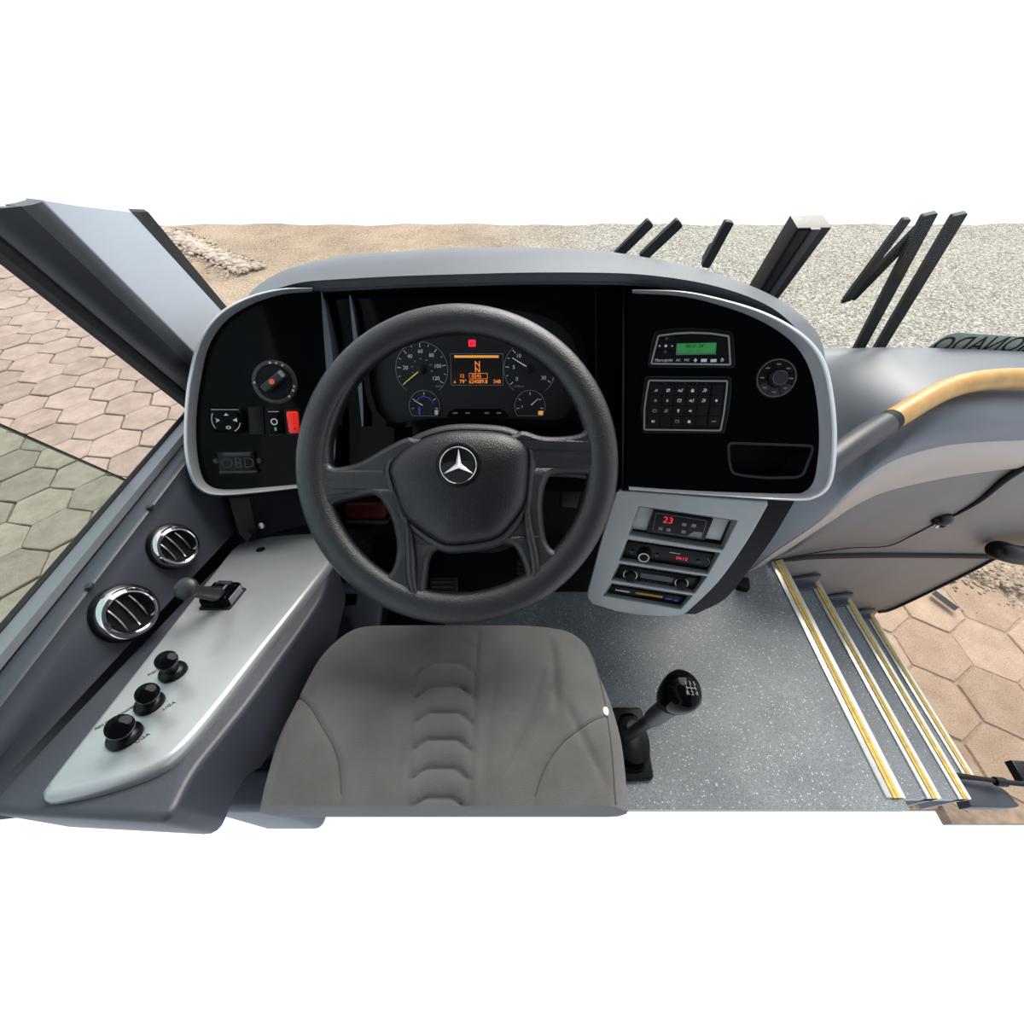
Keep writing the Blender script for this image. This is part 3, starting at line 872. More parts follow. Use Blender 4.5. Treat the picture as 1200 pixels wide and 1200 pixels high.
mb = MB(); arcband(mb, f2, R * .86, .0014, 168, 196, .0009, 6); mb.build('red_arc', M['redd'], d3)
mb = MB(); mb.box(f2, R * .66, R * .86, -R * .55, -R * .25, 0, .0008); mb.build('pump_symbol', M['mark'], d3)
d4, f2, R = small(621, 476, 'right small dial with amber lamp', 42)
mb = MB(); mb.box(f2, R * .55, R * .86, -R * .56, -R * .30, 0, .0008); mb.build('amber_lamp', M['orangebar'], d4)
mb = MB(); mb.text(f2, 'F', .006, -R * .5, -R * .05); mb.build('small_numerals', M['mark'], d4)

# display in the middle
fr = PD.at(559, 433.3, -.0195); hw, hh = 31 * PXM, 18 * PXM
mb = MB(); mb.box(fr, -hw, hw, -hh, hh, 0, .001); lcd = mb.build('display', M['screen'], clu, 'dark display with orange text')
mb = MB(); mb.band(fr, [(-hw, -hh), (hw, -hh), (hw, hh), (-hw, hh)], .0007, .0, .0018); mb.build('display_frame', M['faint'], lcd)
f2 = Fr(fr.w(0, 0, .001), fr.u, fr.v)
mb = MB(); mb.box(f2, -hw * .85, hw * .83, hh * .74, hh * .89, 0, .0006); mb.build('top_bar', M['orangebar'], lcd)
mb = MB()
mb.text(f2, 'N', .0145, hw * .02, hh * .34); mb.text(f2, 'N', .0145, hw * .02, hh * -.02)  # lower letter is a painted reflection of the upper one
mb.text(f2, '12', .0095, -hw * .58, -hh * .40); mb.text(f2, '0245', .0095, -hw * .02, -hh * .40)
mb.text(f2, 'A', .007, -hw * .86, -hh * .78); mb.text(f2, '79°', .0098, -hw * .54, -hh * .76); mb.text(f2, '624089.8', .0098, hw * .04, -hh * .76); mb.text(f2, '348', .0098, hw * .76, -hh * .76)
mb.build('display_text', M['orange'], lcd)
mb = MB(); mb.band(f2, [(-hw * .30, -hh * .58), (hw * .40, -hh * .58), (hw * .40, -hh * .22), (-hw * .30, -hh * .22)], .0006, 0, .0006); mb.build('text_frame', M['orange'], lcd)
fr = PD.at(553.3, 402.2, -.0195)
mb = MB(); mb.box(fr, -.0068, .0068, -.0062, .0062, 0, .001); wlm = mb.build('warning_lamp', M['redlit'], clu, 'lit red warning lamp')
mb = MB(); mb.text(fr, '(!)', .0085, 0, 0, .001, .0016); mb.build('lamp_symbol', M['redd'], wlm)

# ------------------------------------------------------------------ left fascia controls
def on(fr, px, py, off=0.0): return fr.at(px, py, off)
# rotary light switch
fr = on(PL, 322.5, 448); K = .84 / F
lsw = thing('light_switch', 'round black rotary light switch with orange dot on the left fascia', 'switch', fr.o)
mb = MB(); mb.lathe(fr, [(23.5 * K, 0), (23.5 * K, .003), (22.5 * K, .0045), (19 * K, .0045), (18.2 * K, .002)], 48); mb.build('dial_ring', M['dark'], lsw)
mb = MB(); mb.lathe(fr, [(18 * K, .002), (17.6 * K, .004), (1 * K, .004)], 40); mb.build('knob_base', M['black'], lsw)
ca = math.radians(38); f3 = Fr(fr.w(1 * K, 0, .004), fr.u * math.cos(ca) + fr.v * math.sin(ca), fr.v * math.cos(ca) - fr.u * math.sin(ca))
mb = MB(); mb.box(f3, -14 * K, 15.5 * K, -4.6 * K, 4.6 * K, 0, .016, .0025); gp = mb.build('knob_grip', M['dark'], lsw)
mb = MB(); mb.lathe(Fr(f3.w(-.5 * K, 0, .016), fr.u, fr.v), [(3.0 * K, 0), (2.8 * K, .0008), (1 * K, .001)], 16); mb.build('orange_dot', mat('orange dot', (.75, .13, .03), .5), gp)
mb = MB(); mb.box(f3, 11 * K, 15 * K, -3.6 * K, 3.6 * K, .016, .0166); mb.build('grip_end', M['faint'], gp)
mb = MB()
for a, sz in ((96, .009), (78, .008), (60, .008), (182, .008), (-12, .007), (-25, .008), (-48, .008)):
    t = math.radians(a); f4 = Fr(fr.w(20.6 * K * math.cos(t), 20.6 * K * math.sin(t), .0045), fr.u, fr.v)
    mb.ring(f4, sz * .12, sz * .24, 0, .0005, 10)
mb.build('symbols', M['mark'], lsw, kind='stuff')
# mirror adjuster
mo = [(248.5, 481), (250, 479), (283, 480), (287.5, 484), (288.5, 507), (254, 506.5), (251, 500)]
mb = MB(); mb.plate(PL, roundpoly([PL.loc(*p) for p in mo], .006), 0, .014, .005)
ms = mb.build('mirror_switch', M['gloss'], None, 'glossy black mirror adjuster pad with arrows on the left fascia', 'switch')
fr = on(PL, 266, 492.5, .014)
mb = MB()
mb.plate(fr, [(-.004, .0085), (.004, .0085), (0, .0125)], 0, .0006); mb.plate(fr, [(.017, .004), (.010, .0), (.017, -.003)], 0, .0006); mb.plate(fr, [(-.019, .004), (-.012, 0), (-.019, -.004), (-.0165, 0)], 0, .0006)
mb.ring(Fr(fr.w(.001, -.013), fr.u, fr.v), .0025, .0042, 0, .0006, 16, .7); mb.build('arrows', M['mark'], ms)
mb = MB(); arcband(mb, fr, .026, .0013, 150, 215, .0006, 12); arcband(mb, fr, .023, .0014, -62, -12, .0006, 10)
mb.box(fr, -.024, .022, .0185, .0195, 0, .0006); mb.build('edge_print', M['dullchrome'], ms)
# blank cover
mb = MB(); mb.plate(PL, roundpoly([PL.loc(*p) for p in [(291, 477), (309, 476.5), (311, 509.5), (293, 509.5)]], .002), 0, .0025, .001)
mb.build('blank_cover', M['satin'], None, 'plain black blank switch cover beside the mirror adjuster', 'switch cover')
# rocker switch
q = [PL.loc(*p) for p in [(313, 478), (331, 478), (333.5, 510), (316.5, 510.5)]]
mb = MB(); mb.plate(PL, roundpoly(q, .003), 0, .004, .0015)
rk = mb.build('rocker_switch', M['satin'], None, 'black rocker switch with white ring and green mark', 'switch')
fr = on(PL, 323.2, 494.5, .004)
mb = MB(); mb.box(fr, -.0115, .0115, -.022, .022, -.001, .005, .002); rkb = mb.build('rocker', M['gloss'], rk)
mb = MB(); mb.ring(Fr(fr.w(-.001, .0005, .005), fr.u, fr.v), .0042, .0062, 0, .0006, 20); mb.box(fr, -.009, .009, .0185, .0195, .005, .0056); mb.build('symbol', M['mark'], rkb)
mb = MB(); mb.box(fr, -.0015, .0015, -.016, -.010, .005, .0056); mb.build('green_mark', mat('green print', (.25, .6, .4), .5), rkb)
# red switch
q = [PL.loc(*p) for p in [(334.5, 479), (351, 479), (353, 510), (337.5, 510.5)]]
mb = MB(); mb.plate(PL, roundpoly(q, .003), 0, .004, .0015)
rs = mb.build('red_switch', M['satin'], None, 'bright red rocker switch beside the steering wheel rim', 'switch')
q = [PL.loc(*p, .004) for p in [(336.3, 482), (349.5, 482), (351.5, 507.5), (340, 508)]]
mb = MB(); mb.plate(PL, roundpoly(q, .005), .003, .012, .003); rb = mb.build('rocker', M['red'], rs, 'bright red cap')
mb = MB(); mb.plate(on(PL, 345.5, 502, .012), [(-.002, -.002), (.002, -.002), (0, .002)], 0, .0005); mb.build('symbol', M['redd'], rb)
# diagnostic socket cover
q = [PL.loc(*p) for p in [(256, 529), (299, 528.5), (300, 540), (303, 555), (259, 555.5), (258, 540)]]
mb = MB(); mb.plate(PL, roundpoly(q, .003), 0, .009, .0025)
ob = mb.build('diagnostic_cover', M['satin'], None, 'black embossed diagnostic socket cover low on the left fascia', 'socket cover')
mb = MB(); mb.text(on(PL, 279, 543, .009), 'OBD', .028, 0, 0, 0, .0012, sx=1.0); mb.build('lettering', M['dark'], ob)
mb = MB(); mb.box(on(PL, 278, 532.5, .009), -.024, .024, -.0035, .0035, 0, .003, .001); mb.box(on(PL, 280, 553, .009), -.033, .033, -.002, .002, 0, .0018, .0006); mb.build('cover_rib', M['dark'], ob)
for x, y in ((254.5, 540), (304.5, 540)):
    mb = MB(); mb.lathe(on(PL, x, y), [(.0055, 0), (.0050, .005), (.002, .006)], 14); mb.build('cover_screw', M['dark'], ob)

# ------------------------------------------------------------------ right fascia controls
S4 = lambda x, y: (x / 8.57 + 740, y / 8.57 + 375)
K = .83 / F
# upper unit with green display
co = [S4(*p) for p in [(165, 482), (157, 462), (200, 205), (236, 112), (420, 90), (620, 85), (820, 96), (1000, 122), (1017, 160), (1032, 460), (1010, 486)]]
cu_ = thing('computer_unit', 'black trip unit with green display on the right fascia', 'control unit', PR.hit(812, 432))
mb = MB(); mb.plate(PR, roundpoly([PR.loc(*p) for p in co], .004), 0, .007, .002); mb.build('unit_body', M['satin'], cu_)
ci = [S4(*p) for p in [(187, 447), (262, 152), (440, 128), (610, 120), (800, 128), (983, 155), (1000, 458)]]
mb = MB(); mb.band(PR, roundpoly([PR.loc(*p, .007) for p in ci], .004), .0030, .006, .0085); mb.build('silver_line', M['silver'], cu_)
fr = on(PR, *S4(650, 285), .007)
mb = MB(); mb.box(fr, -175 / 8.57 * K, 175 / 8.57 * K, -46 / 8.57 * K, 46 / 8.57 * K, 0, .001); dsp = mb.build('display', M['greenlit'], cu_, 'lit green display')
mb = MB(); mb.text(fr, '08:13  24°', .0082, -.002, .0037, .001, .0015); mb.text(fr, '- - -   - -', .0082, -.004, -.0037, .001, .0015); mb.build('display_text', M['lcdtext'], dsp)
mb = MB(); mb.box(fr, -.0345, .0345, -.0108, -.0098, 0, .002); mb.box(fr, -.0345, -.0338, -.0108, .009, 0, .002); mb.build('display_edge', M['faint'], cu_)
for (x, y), sh in (((353, 188), 0), ((343, 262), 1), ((280, 262), 2), ((408, 262), 3), ((338, 322), 4)):
    f3 = on(PR, *S4(x, y), .007)
    mb = MB(); mb.box(f3, -.0050, .0050, -.0052, .0052, 0, .0015, .0006); b = mb.build('button', M['black'], cu_)
    mb = MB(); f3 = Fr(f3.w(0, 0, .0015), f3.u, f3.v)
    if sh == 1: mb.box(f3, -.002, .002, -.002, .002, 0, .0004)
    else:
        t = {0: 90, 2: 180, 3: 0, 4: 270}[sh]; ct, st = math.cos(math.radians(t)), math.sin(math.radians(t))
        mb.plate(f3, [(.002 * ct, .002 * st), (-.0012 * ct - .0016 * st, -.0012 * st + .0016 * ct), (-.0012 * ct + .0016 * st, -.0012 * st - .0016 * ct)], 0, .0004)
    mb.build('symbol', M['faint'] if sh in (0, 4) else M['mark'], b)
mb = MB()
f3 = on(PR, *S4(326, 404), .007); mb.text(f3, 'Marcopolo', .0072, 0, 0, 0, .0006, sx=1.0)
mb.text(on(PR, *S4(470, 404), .007), 'AC', .0062); mb.text(on(PR, *S4(556, 404), .007), 'MC', .0062)
mb.plate(on(PR, *S4(642, 404), .007), [(-.0032, 0), (0, -.0036), (.0032, 0), (0, .0036)], 0, .0006)
mb.box(on(PR, *S4(727, 406), .007), -.005, .005, -.0026, .0026, 0, .0006); mb.box(on(PR, *S4(824, 406), .007), -.005, .005, -.0028, .0022, 0, .0006)
f3 = on(PR, *S4(910, 404), .007); mb.ring(f3, .0016, .0026, 0, .0006, 12); mb.box(f3, -.001, .0005, .001, .004, 0, .0006)
mb.build('lettering', M['mark'], cu_, kind='stuff')
# key pad
ko = [S4(*p) for p in [(133, 568), (990, 570), (1000, 650), (975, 900), (925, 1135), (100, 1135), (90, 880), (105, 750)]]
kp_ = thing('key_pad', 'black pad of symbol keys on the right fascia below the green display', 'control unit', PR.hit(803, 507))
mb = MB(); mb.plate(PR, roundpoly([PR.loc(*p) for p in ko], .004), 0, .007, .002); mb.build('pad_body', M['satin'], kp_)
ki = [S4(*p) for p in [(170, 600), (970, 606), (958, 740), (935, 930), (900, 1118), (120, 1108), (122, 900), (142, 740)]]
mb = MB(); mb.band(PR, roundpoly([PR.loc(*p, .007) for p in ki], .004), .0028, .006, .0085); mb.build('silver_line', M['silver'], kp_)


def icon(mb, f, k):
    b = lambda *a: mb.box(f, *[q * .00125 for q in a], 0, .0004)
    p = lambda *a: mb.plate(f, [(x * .00125, y * .00125) for x, y in a], 0, .0004)
    if k == 'c': mb.ring(f, .0012, .0022, 0, .0004, 12); b(-3.2, -2.4, -2, -1.2)
    elif k == 'fan': b(-2.4, -.2, -2.2, -.2); b(.2, 2.4, .2, 2.2); b(-2, -.4, .3, 2.0); b(.3, 2.0, -2.0, -.4)
    elif k == 'seat': p((-3.5, -1), (1, -2), (1, -1), (-3.5, 0)); p((1, -2), (2.2, -2), (3.6, 2.4), (2.8, 2.6)); b(-2.5, .5, .2, 1.2)
    elif k == 'lock': b(-2, 2, -2.4, 1); mb.ring(Fr(f.w(0, .0012), f.u, f.v), .0008, .0016, 0, .0004, 10)
    elif k == 'rain': p((-3, -2), (-2, -2.4), (2.5, 2), (1.6, 2.4)); p((0, -2.4), (1, -2.4), (3.4, .6), (2.6, 1.2)); b(-1.5, .5, 1.6, 2.4)
    elif k == 'drop': p((-2, -1), (0, -2.2), (2, -1), (2.2, .8), (0, 2.2), (-2.2, .8))
    elif k == 'chair': mb.ring(Fr(f.w(0, -.0008), f.u, f.v), .0010, .0018, 0, .0004, 12); b(-.7, .2, -.5, 2.4); b(-.5, 1.6, .2, .8)
    elif k == 'bus': b(-2.8, 2.8, 1.0, 2.2); b(-2.8, -2.1, -2, 1); b(2.1, 2.8, -2, 1); b(-2.8, 2.8, -2, -1.3)
    elif k == 'dia': p((-2, 0), (0, -2.4), (2, 0), (0, 2.4))
    elif k == 'horn': p((-2.8, 0), (.4, -2), (.4, 2)); b(.9, 1.8, -1.2, 1.2)
    elif k == 'lamp': p((-2.6, -1.6), (-.2, -1.8), (-.2, 1.8), (-2.6, 1.6)); b(.4, 2.4, .9, 1.4); b(.4, 2.4, -.3, .2); b(.4, 2.4, -1.4, -.9)
    elif k == 'glass': p((-1.6, 2.2), (-.8, -2.2), (.8, -2.2), (1.6, 2.2))
    elif k == 'wide': b(-3, -1, -1, 1); b(-.4, .4, -1, 1); b(1, 3, -1, 1)
ic = [['c', 'fan', 'seat', 'lock', 'rain', None], ['drop', 'chair', 'bus', 'seat', 'rain', 'dia'], ['bus', 'fan', 'glass', 'horn', None, None], ['lamp', None, 'bus', 'lock', None, 'wide']]
dimk = {(1, 0), (2, 0), (2, 1), (3, 2), (3, 5)}
for r in range(4):
    yc = (708, 810, 913, 1018)[r]
    for c in range(6):
        xc = (248, 366, 488, 610, 730, 860)[c] - (0, 9, 19, 30)[r] * (1 + .05 * c)
        f3 = on(PR, *S4(xc, yc), .007)
        mb = MB(); mb.box(f3, -52 / 8.57 * K, 52 / 8.57 * K, -44 / 8.57 * K, 44 / 8.57 * K, 0, .0028, .0009)
        kb = mb.build('key', M['black'], kp_)
        if ic[r][c]:
            f3 = Fr(f3.w(0, 0, .0028), f3.u, f3.v); mb = MB(); icon(mb, f3, ic[r][c])
            mb.build('symbol', M['faint'] if (r, c) in dimk else M['mark'], kb)
mb = MB()
for x in (338, 536, 657, 746): mb.lathe(on(PR, *S4(x, 638), .007), [(.0007, 0), (.0007, .0008)], 8)
mb.build('status_lamps', M['faint'], kp_)
# round control
fr = on(PR, 908, 443.5)
rc = thing('round_control', 'round black climate dial with chrome ringed knob on the right fascia', 'control knob', fr.o)
mb = MB(); mb.lathe(fr, [(21.5 * K, 0), (21.5 * K, .003), (20 * K, .006), (18.6 * K, .0045)], 48); mb.build('dial_base', M['satin'], rc)
mb = MB(); mb.ring(fr, 18.7 * K, 20 * K, .0045, .007, 48); mb.build('dial_ring', M['dullchrome'], rc)
fb = Fr(fr.w(0, 0, .0048), fr.u, fr.v)
mb = MB()
for i in range(8):
    a0, a1 = 22 + 45 * i, 22 + 45 * (i + 1) - 3
    out = [(18.3 * K * math.cos(math.radians(a0 + (a1 - a0) * j / 6)), 18.3 * K * math.sin(math.radians(a0 + (a1 - a0) * j / 6))) for j in range(7)] + [(9.5 * K * math.cos(math.radians(a1 - (a1 - a0) * j / 4)), 9.5 * K * math.sin(math.radians(a1 - (a1 - a0) * j / 4))) for j in range(5)]
    mb = MB(); mb.plate(fb, out, 0, .002, .0006); b = mb.build('button', M['dark'] if i in (4, 5, 6) else M['black'], rc)
    a = math.radians((a0 + a1) / 2); mb = MB(); f4 = Fr(fb.w(14.5 * K * math.cos(a), 14.5 * K * math.sin(a), .002), fb.u, fb.v)
    mb.box(f4, -.0035, .0035, -.001, .001, 0, .0005); mb.build('symbol', M['faint'], b)
fk = on(PR, 912, 444.5, .008)
mb = MB(); mb.lathe(Fr(fr.w(.003, 0, .004), fr.u, fr.v), [(9 * K, 0), (8.5 * K, .006), (6.8 * K, .014)], 32); mb.build('knob', M['dark'], rc)
ft = Fr(fr.w(.003, 0, .014), fr.u, fr.v)
mb = MB(); mb.ring(ft, 5.4 * K, 7.4 * K, -.001, .0025, 32); mb.build('knob_ring', M['silver'], rc)
mb = MB(); mb.lathe(ft, [(5.6 * K, 0), (5.2 * K, .002), (1 * K, .0025)], 28); mb.build('knob_cap', M['floorbox'], rc)

# ------------------------------------------------------------------ passenger side front: dash, bands, door panels, rail
pf = thing('front_panel', 'grey and taupe moulded front panelling between the dashboard and the door opening', 'panelling', WP.hit(1000, 650))
Tl = [(860, 405), (985, 408), (1040, 407), (1120, 408.5), (1200, 412), (1290, 417)]
Al = [(862, 676), (884, 664), (905, 648), (930, 631), (957, 612), (980, 591), (1000, 572), (1022, 555), (1043, 542), (1075, 530), (1125, 520), (1200, 516), (1290, 514)]
Bl = [(862, 680), (884, 670), (905, 655), (930, 640), (957, 622), (980, 607), (1000, 594), (1033, 578), (1075, 567), (1133, 556), (1200, 548), (1290, 538)]
Cl = [(862, 684), (884, 672), (905, 661), (922, 656), (940, 653.5), (963, 651.5), (1020, 650), (1163, 651), (1290, 652)]
def sm(P): return [tuple(p) for p in cr(P, 4)]
Tl, Al, Bl = sm(Tl), sm(Al), sm(Bl)
xs = [862 + 6 * i for i in range(71)]
rows = []
for x in xs:
    A = WP.hit(x, ipl(Al, x), .035); T = at_y(x, ipl(Tl, x), 1.15)
    h = (T - A).length
    c1 = A + V((0, -.03, .42 * h)); c2 = T + V((0, -.36 * h, -.015))
    row = []
    for i in range(15):
        t = i / 14
        row.append(A * (1 - t) ** 3 + c1 * 3 * t * (1 - t) ** 2 + c2 * 3 * t * t * (1 - t) + T * t ** 3)
    row += [T + V((0, .02, -.012)), T + V((0, .03, -.06))]
    rows.append(row)
mb = MB(); mb.sheet(rows, (0, .02, -.012)); mb.build('dash_top', M['dash'], pf)
def wallband(P, Q, o0, o1, n=6, curve=0.0):
    rows = []
    for x in xs:
        r = []
        for i in range(n + 1):
            t = i / n; y = ipl(P, x) + (ipl(Q, x) - ipl(P, x)) * t
            r.append(WP.hit(x, y, o0 + (o1 - o0) * t + curve * math.sin(math.pi * t)))
        rows.append(r[::-1])
    mb = MB(); mb.sheet(rows, (0, .02, 0)); return mb
wallband([(x, ipl(Al, x) - .4) for x in xs], Bl, .030, .012, 5, .012).build('ground_lit_band', M['band'], pf)
wallband([(x, ipl(Bl, x) + .2) for x in xs], [(x, ipl(Cl, x) - 1.4) for x in xs], .006, .002, 6, .012).build('upper_panel', M['front'], pf)
wallband([(x, ipl(Cl, x) - 2.6) for x in xs if x < 1170], [(x, ipl(Cl, x) + 2.4 - 2.5 * max(0, (x - 1120) / 50)) for x in xs if x < 1170], .004, .004, 2).build('gasket', M['rubber'], pf) if False else None
g0 = [WP.hit(x, y, .003) for x, y in sm([(905, 658.5), (922, 655), (940, 652.5), (963, 651), (1020, 650), (1090, 650.3), (1166, 651.5)])]
mb = MB(); mb.tube(g0, [.004 + .008 * min(1, i / 6) for i in range(len(g0))], 8); mb.build('gasket', M['rubber'], pf)
seam = sm([(905, 657), (960, 647), (1000, 642), (1040, 640), (1070, 627), (1097, 613), (1122, 602), (1150, 585), (1175, 564), (1196, 550), (1215, 535)])
sp_ = [WP.hit(x, y, .017 + .002 * math.sin(i * .3)) for i, (x, y) in enumerate(seam)]
mb = MB(); mb.tube(sp_, [.0022 if p[0] < 1100 else .0022 + .007 * min(1, (p[0] - 1100) / 70) for p in seam], 8); mb.build('panel_seam', M['rubber'], pf)
# seam on the dash face left of the band
# lower panel, wall of the step well
lo = [WP.loc(*p) for p in [(900, 658), (1020, 650), (1163, 651), (1166, 655), (1140, 667), (1100, 687), (1047, 712), (1030, 717)]]
zlow = WP.loc(1030, 717)[1]
lo += [(WP.loc(1030, 717)[0], -.80), (-.05, -.80), (-.05, 0)]
mb = MB(); mb.plate(WP, lo, -.025, 0, .004); mb.build('lower_panel', M['front'], pf)
edge = [WP.hit(*p, .003) for p in sm([(1168, 653), (1140, 668), (1100, 688), (1047, 713), (1030, 717)])]
mb = MB(); mb.tube(edge, .007, 8); mb.build('edge_strip', M['rubber'], pf)
# latch and hose
fr = WP.at(1103, 607, .015)
lt = thing('panel_latch', 'black domed latch with two pale tabs on the taupe panel seam', 'latch', fr.o)
mb = MB(); mb.lathe(fr, [(.036, -.005), (.036, .004), (.030, .016), (.018, .024), (.004, .027)], 24, sx=1.0, sy=.6); mb.build('latch_body', M['satin'], lt)
for dx in (-.006, .020):
    mb = MB(); mb.box(Fr(fr.w(dx, -.026, .006), fr.u, fr.v), -.006, .006, -.007, .007, 0, .010, .002); mb.build('latch_tab', M['white'], lt, 'pale tab')
mb = MB(); mb.lathe(Fr(fr.w(.008, -.02, .004), fr.u, fr.v), [(.012, 0), (.011, .012), (.006, .018)], 16); mb.build('latch_pin', M['black'], lt)
hp = [WP.hit(1160, 641, .02), WP.hit(1172, 645, .05), WP.hit(1190, 650, .07), WP.hit(1215, 652, .08), WP.hit(1250, 650, .08)]
mb = MB(); mb.tube(cr(hp, 5), [.012, .022, .029, .033, .035, .036] + [.036] * 20, 16)
mb.build('door_grab', M['satin'], None, 'thick black curved grab bar beside the door opening', 'grab bar')
# rail
rl = thing('handrail', 'yellow tubular handrail with black sleeve in front of the passenger side dash', 'handrail', at_d(985, 532, .92))
path = [at_d(948, 560, .885), at_d(1000, 521, .93), at_d(1036, 497.5, .97), at_d(1060, 483, .99), at_d(1085, 468, 1.01), at_d(1110, 456, 1.03), at_d(1135, 448.5, 1.04), at_d(1165, 444.5, 1.05), at_d(1200, 443.5, 1.06), at_d(1260, 446, 1.08)]
fine = cr(path, 6); cut = 2 * 6
mb = MB(); mb.tube(fine[cut - 1:], .0245, 20); mb.build('rail_tube', M['rail'], rl)
mb = MB(); mb.tube(fine[:cut + 1], .0275, 20); mb.build('sleeve', M['dark'], rl, 'black rubber sleeve')
mb = MB(); mb.tube(fine[cut:cut + 3], .0252, 20); mb.build('sleeve_band', M['rubber'], rl, 'worn black band')

# window film with mirrored lettering on the windscreen
fq = [WS.loc(*p, .004) for p in [(1080, 413), (1102, 397), (1112, 391.5), (1122, 389.5), (1200, 394.5), (1300, 400), (1300, 424), (1080, 415)]]
mb = MB(); mb.plate(WS, fq, .0035, .0045)
fs = mb.build('window_film', M['sticker'], None, 'grey green frosted film with mirrored lettering at the bottom of the windscreen', 'window sticker')
uu, vv = WS.loc(1094, 404.5, .005)
mb = MB(); mb.text(Fr(WS.w(uu, vv, .0048), WS.u, WS.v), 'CONDICIONADO', .074, 0, 0, 0, .0006, mirror=True, align='RIGHT', sx=.89)
mb.build('lettering', M['stext'], fs)

# wipers outside the windscreen
def wiper(label, strips, tip=None):
    p = WS.hit(*strips[0][0], -.04); t = thing('windscreen_wiper', label, 'wiper', p)
    for i, (a, b, wd, nm) in enumerate(strips):
        mb = MB(); P, Q = WS.hit(*a, -.035 - .012 * i), WS.hit(*b, -.035 - .012 * i)
        Q = Q + (Q - P) * .06
        d = (Q - P).normalized(); sd = d.cross(WS.n).normalized()
        fr = Fr(P, d, sd); mb.box(fr, 0, (Q - P).length, -wd / 2, wd / 2, -.006, .008, .003)
        mb.build(nm, M['rubber'] if nm == 'blade' else M['arm'], t)
    if tip:
        mb = MB(); mb.tube([WS.hit(*q, -.035) for q in tip], .006, 8); mb.build('blade_tip', M['satin'], t)
wiper('pair of dark wiper arms rising behind the middle of the dash hood', [((722, 300), (760, 262), .022, 'arm'), ((752, 302), (794, 262), .024, 'arm')])
wiper('single dark wiper arm between the paired arms and the divider post', [((826, 312), (853, 262), .022, 'arm'), ((828, 306), (838, 288), .027, 'arm_sleeve')])
wiper('folded wiper blade with hooked tip in front of the gravel', [((991, 352), (1058, 262), .018, 'arm'), ((997, 350), (1082, 262), .022, 'blade')], [(997, 346), (990, 352), (986, 353.5)])
wiper('two parallel flat wiper arms standing above the passenger side dash', [((1004, 412), (1083, 262), .030, 'arm'), ((1027, 412), (1117, 262), .030, 'arm')])

# door mechanism at the foot of the steps
dm = thing('door_mechanism', 'dark grey door mechanism cover with a rod at the foot of the entry steps', 'mechanism', at_z(1140, 925, -.58))
fr = Fr((0, 0, -.52), (1, 0, 0), (0, 1, 0))
mb = MB(); mb.plate(fr, [fr.loc(*p) for p in sm([(1121, 909), (1140, 910.5), (1160, 916), (1178, 925), (1190, 938), (1192, 946), (1138, 946)])], -.05, 0, .006); mb.build('arm_cover', M['vinyl'], dm)
mb = MB(); mb.tube([at_z(1118, 908.5, -.50), at_z(1150, 912.5, -.49), at_z(1172, 916, -.485), at_z(1230, 922, -.48)], [.010, .007, .008, .008], 10); mb.build('arm_rod', M['rubber'], dm)
mb = MB(); mb.tube([at_z(1166, 915.5, -.485), at_z(1178, 917, -.485)], .014, 10); mb.build('arm_joint', M['satin'], dm)
fr = Fr((0, 0, -.60), (1, 0, 0), (0, 1, 0))
mb = MB(); mb.plate(fr, [fr.loc(*p) for p in [(1185, 890.5), (1230, 893), (1240, 925), (1199, 915)]], -.03, 0, .004)
mb.build('door_bracket', M['satin'], None, 'black flat bracket beyond the door mechanism rod', 'bracket')

# small black stop on the floor
fr = FL.at(868, 686)
mb = MB(); mb.box(Fr(fr.o, V((1, -.25, 0)), V((.25, 1, 0))), -.018, .02, -.022, .022, 0, .022, .004)
fb_ = mb.build('floor_stop', M['satin'], None, 'small black block with a screw on the floor by the radio console', 'floor stop')
mb = MB(); mb.lathe(Fr(fr.w(.016, .03, 0), fr.u, fr.v), [(.007, 0), (.006, .006), (.002, .007)], 10); mb.build('screw', M['dullchrome'], fb_)

# ------------------------------------------------------------------ radio console
con = thing('radio_console', 'grey radio console with four slots under the right fascia', 'console', RC.hit(750, 720))
fo = sm([(805, 718), (842, 682), (876, 634), (900, 592)]) + [(899, 588), (727, 575)] + sm([(722, 578), (706, 628), (692, 680), (688, 698), (694, 708)]) + sm([(720, 716), (745, 720.5), (775, 722.5), (798, 721.5)])
fo = [RC.loc(*p) for p in fo]
S2 = lambda x, y: (x / 6 + 690, y / 6 + 570)
slots = [[(350, 140), (1045, 242), (940, 447), (280, 340)], [(272, 375), (922, 470), (837, 616), (213, 520)], [(213, 545), (830, 635), (742, 752), (158, 657)], [(158, 684), (727, 770), (646, 862), (103, 768)]]
inner = [[(357, 146), (1000, 243), (922, 432), (300, 330)], [(276, 378), (885, 466), (826, 590), (240, 492)], [(222, 548), (790, 633), (730, 730), (185, 630)], [(165, 688), (690, 768), (640, 838), (130, 748)]]
hol = [roundpoly([RC.loc(*S2(*p)) for p in s], .0015, 2) for s in slots]
mb = MB(); mb.curve(RC, [fo] + hol, -.022, 0, .0025); mb.build('console_face', M['radio'], con)
for s, i in zip(slots, inner):      # sloping reveals of each slot
    a = [RC.hit(*S2(*p), -.001) for p in s]; b = [RC.w(*RC.loc(*S2(*p), -.02), -.02) for p in i]
    mb = MB(); mb.loft([a, b], True, False, False); mb.build('slot_reveal', M['radio'], con)
bo = [RC.loc(*p, -.02) for p in sm([(815, 720), (850, 702), (878, 668), (905, 632), (930, 590)])] + [RC.loc(932, 584, -.02), RC.loc(727, 576, -.02), RC.loc(690, 690, -.02), RC.loc(700, 709, -.02), RC.loc(760, 719, -.02)]
mb = MB(); mb.plate(RC, bo, -.17, -.021); mb.build('console_body', M['satin'], con)
